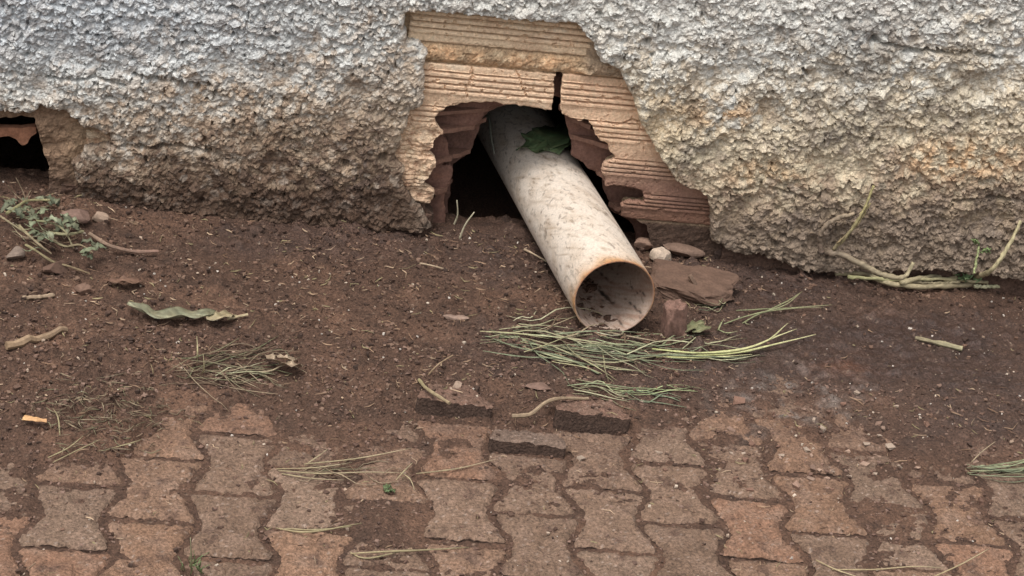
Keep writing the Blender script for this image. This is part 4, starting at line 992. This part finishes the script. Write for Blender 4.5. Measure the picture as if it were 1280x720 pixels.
# tiny weeds in the paver joints
e = bundle('weed_tuft', 'little grass tuft growing in a paver joint', 'weed', (245, 700))
for k in range(16):
    a = 242+rng.normal(0, 7); b = 712+rng.normal(0, 5); l = rng.uniform(8, 24)
    strand('blade', [(a, b, .0), (a+rng.normal(0, 3), b-l*.5, .02), (a+rng.normal(0, 8), b-l, .03)], .0012, .0007, lin(84, 104, 66), lin(110, 126, 84), M_LEAF, k=4, n=6, parent=e)
strand('blade', [(239, 715, .0), (239, 695, .05), (238, 672, .09)], .0016, .0009, lin(124, 128, 94), lin(150, 148, 116), M_LEAF, k=4, n=7, parent=e)
e = bundle('moss_sprig', 'tiny bright green sprig on a paver below the dry strands', 'weed', (486, 610))
for k in range(9):
    q0 = up(485+rng.normal(0, 3.5), 611+rng.normal(0, 2), .004); an = rng.uniform(0, 6.28); q1 = q0+np.array([math.cos(an), math.sin(an), .4])*.010
    leaf('leaf', [q0, (q0+q1)/2+np.array([0, 0, .002]), q1], lambda t_: .004*math.sin(math.pi*(t_*.85+.1)), lin(70, 88, 58), lin(78, 98, 64), fold=.2, nu=5, nv=2, seed=k, parent=e)

# ------------------------------------------------------------------ scattered stuff
def scatter_pts(n, xr=(-.45, 2.25), yr=(-1.45, .02), wfun=None):
    x_ = rng.uniform(*xr, n*3); y_ = rng.uniform(*yr, n*3)
    if wfun is not None:
        a, b = toimg(x_, y_, 0*x_); keep = rng.random(len(x_)) < wfun(x_, y_, a, b); x_, y_ = x_[keep], y_[keep]
    if len(x_) == 0: x_, y_ = np.array([.75]), np.array([-.06])
    x_, y_ = x_[:n], y_[:n]
    return x_, y_, topz(x_, y_)
OCT = np.array([(1, 0, 0), (-1, 0, 0), (0, 1, 0), (0, -1, 0), (0, 0, 1), (0, 0, -1)], float)
OF = np.array([(0, 2, 4), (2, 1, 4), (1, 3, 4), (3, 0, 4), (2, 0, 5), (1, 2, 5), (3, 1, 5), (0, 3, 5)])
BOXV = np.array([(a, b, c) for c in (-1, 1) for b in (-1, 1) for a in (-1, 1)], float)*.75
BOXF = np.array([(0, 2, 3), (0, 3, 1), (4, 5, 7), (4, 7, 6), (0, 1, 5), (0, 5, 4), (2, 6, 7), (2, 7, 3), (0, 4, 6), (0, 6, 2), (1, 3, 7), (1, 7, 5)])
def rocks(name, n, rlo, rhi, cols, wfun, label_kind='stuff', power=2.0, flat=.7, yr=(-1.45, .02), jit=.12):
    x_, y_, z_ = scatter_pts(n, wfun=wfun, yr=yr); n = len(x_)
    r = rlo+(rhi-rlo)*rng.random(n)**power
    V_ = (BOXV[None]*rng.uniform(.55, 1.2, (n, 8, 1))*rng.uniform(.6, 1.4, (n, 1, 3))+rng.normal(0, .16, (n, 8, 3)))*r[:, None, None]
    a = rng.uniform(0, 6.28, n); c_, s_2 = np.cos(a)[:, None], np.sin(a)[:, None]
    X_ = V_[..., 0]*c_-V_[..., 1]*s_2; Y_ = V_[..., 0]*s_2+V_[..., 1]*c_
    V_ = np.stack([X_+x_[:, None], Y_+y_[:, None], V_[..., 2]*flat+z_[:, None]+r[:, None]*.25], -1).reshape(-1, 3)
    Fc = (BOXF[None]+8*np.arange(n)[:, None, None]).reshape(-1, 3)
    cc = np.array(cols)[rng.integers(len(cols), size=n)]*(1+rng.normal(0, jit, (n, 1)))
    o = mk(name, V_, [Fc], [M_CRUMB], np.repeat(cc, 8, 0)); tag(o, kind='stuff'); return o
def w_soil(x_, y_, a, b): return (.05+.95*sstep(60, -40, b-np.interp(a, TYX, TYY)))*(1-.85*sstep(840, 960, a)*sstep(360, 400, b))*np.clip(.55+.9*fbm(x_, y_, .13, 3, 601), .05, 1)
def w_joint(x_, y_, a, b): return np.where(topz(x_, y_)-gz(x_, y_) < .002, .8, .10)
rocks('soil_crumbs', 15000, .0010, .0052, [lin(76, 58, 49), lin(90, 70, 59), lin(68, 53, 45), lin(108, 84, 70), lin(120, 97, 82)], w_soil, power=2.8)
rocks('paver_crumbs', 9000, .0010, .0042, [lin(112, 88, 76), lin(98, 76, 65), lin(130, 106, 93), lin(84, 66, 57)], w_joint, power=2.2, yr=(-1.45, -.5))
rocks('pale_gravel', 1100, .0009, .0034, [lin(184, 168, 150), lin(164, 144, 126), lin(196, 186, 174), lin(150, 128, 110)], lambda x_, y_, a, b: .25+.5*sstep(60, -40, b-np.interp(a, TYX, TYY))+.4*np.exp(-((a-1000)/140)**2-((b-540)/60)**2), power=2.5)
rocks('broken_aggregate', 420, .003, .009, [lin(146, 122, 106), lin(128, 104, 90), lin(156, 138, 122), lin(120, 92, 78)], lambda x_, y_, a, b: .95*np.exp(-((a-1000)/160)**2-((b-555)/55)**2)+.3*np.exp(-((a-500)/60)**2-((b-650)/40)**2), power=1.6, flat=.45, yr=(-.95, -.4))
# straw and chaff slivers
def chaff(name, n, llo, lhi, wlo, whi, cols, wfun, tilt=.25):
    x_, y_, z_ = scatter_pts(n, wfun=wfun); n = len(x_)
    l = llo+(lhi-llo)*rng.random(n)**2; wd = rng.uniform(wlo, whi, n); a = rng.uniform(0, 6.28, n); ti = rng.normal(0, tilt, n); bd = rng.normal(0, .2, n)*l
    dx, dy = np.cos(a), np.sin(a); P = []
    for s, ww in ((-.5, .5), (0, 1.0), (.5, .4)):
        mx_, my_ = x_+dx*l*s-dy*bd*(1-abs(2*s)), y_+dy*l*s+dx*bd*(1-abs(2*s)); mz = np.maximum(z_, topz(mx_, my_))+.0012+l*s*np.sin(ti)*.5*(s*ti > 0)
        for sx, szz in ((-1, 0), (1, 0), (0, .9)):
            P.append(np.stack([mx_-dy*wd*ww*sx*.5, my_+dx*wd*ww*sx*.5, mz+wd*ww*szz], -1))
    V_ = np.stack(P, 1).reshape(-1, 3)
    q0 = np.array([[0, 1, 4, 3], [1, 2, 5, 4], [2, 0, 3, 5], [3, 4, 7, 6], [4, 5, 8, 7], [5, 3, 6, 8]])
    t0 = np.array([[0, 2, 1], [6, 7, 8]])
    Fq = (q0[None]+9*np.arange(n)[:, None, None]).reshape(-1, 4); Ft = (t0[None]+9*np.arange(n)[:, None, None]).reshape(-1, 3)
    cc = np.array(cols)[rng.integers(len(cols), size=n)]*(1+rng.normal(0, .15, (n, 1)))
    o = mk(name, V_, [Fq, Ft], [M_STRAW], np.repeat(cc, 9, 0)); tag(o, kind='stuff'); return o
SCOL = [lin(150, 124, 100), lin(124, 98, 78), lin(172, 148, 122), lin(96, 74, 60), lin(140, 128, 96)]
chaff('chaff', 5200, .003, .026, .0008, .0026, SCOL, lambda x_, y_, a, b: np.clip(.45+1.3*fbm(x_, y_, .11, 3, 611), .04, 1.3)*(.2+.5*sstep(60, -40, b-np.interp(a, TYX, TYY)))*(1-.85*sstep(860, 960, a)*sstep(520, 470, b)))
chaff('dry_clippings', 900, .008, .04, .0008, .002, SCOL, lambda x_, y_, a, b: np.exp(-((a-130)/85)**2-((b-515)/45)**2)+.6*np.exp(-((a-320)/80)**2-((b-460)/22)**2)+.35*np.exp(-((a-500)/110)**2-((b-585)/20)**2)+.02)
chaff('hole_litter', 2500, .005, .03, .001, .003, SCOL, lambda x_, y_, a, b: np.exp(-((a-600)/40)**2-((b-295)/22)**2)+.3*np.exp(-((a-60)/70)**2-((b-300)/30)**2))
for o in bpy.data.objects:
    if o.get('kind') == 'stuff' and o.name in ('soil_crumbs', 'paver_crumbs', 'pale_gravel', 'broken_aggregate', 'chaff', 'dry_clippings', 'hole_litter'):
        o['label'] = {'soil_crumbs': 'dark crumbs of soil strewn over the dirt', 'paver_crumbs': 'reddish grit lying in the joints between the pavers', 'pale_gravel': 'tiny pale gravel specks strewn over dirt and pavers',
                      'broken_aggregate': 'flat broken bits of concrete on the worn pavers', 'chaff': 'fine tan chaff scattered over the dirt', 'dry_clippings': 'short dry grass clippings strewn over the dirt', 'hole_litter': 'small dry litter in the mouth of the hole'}[o.name]
        o['category'] = 'litter' if o.name in ('chaff', 'dry_clippings', 'hole_litter') else 'gravel'
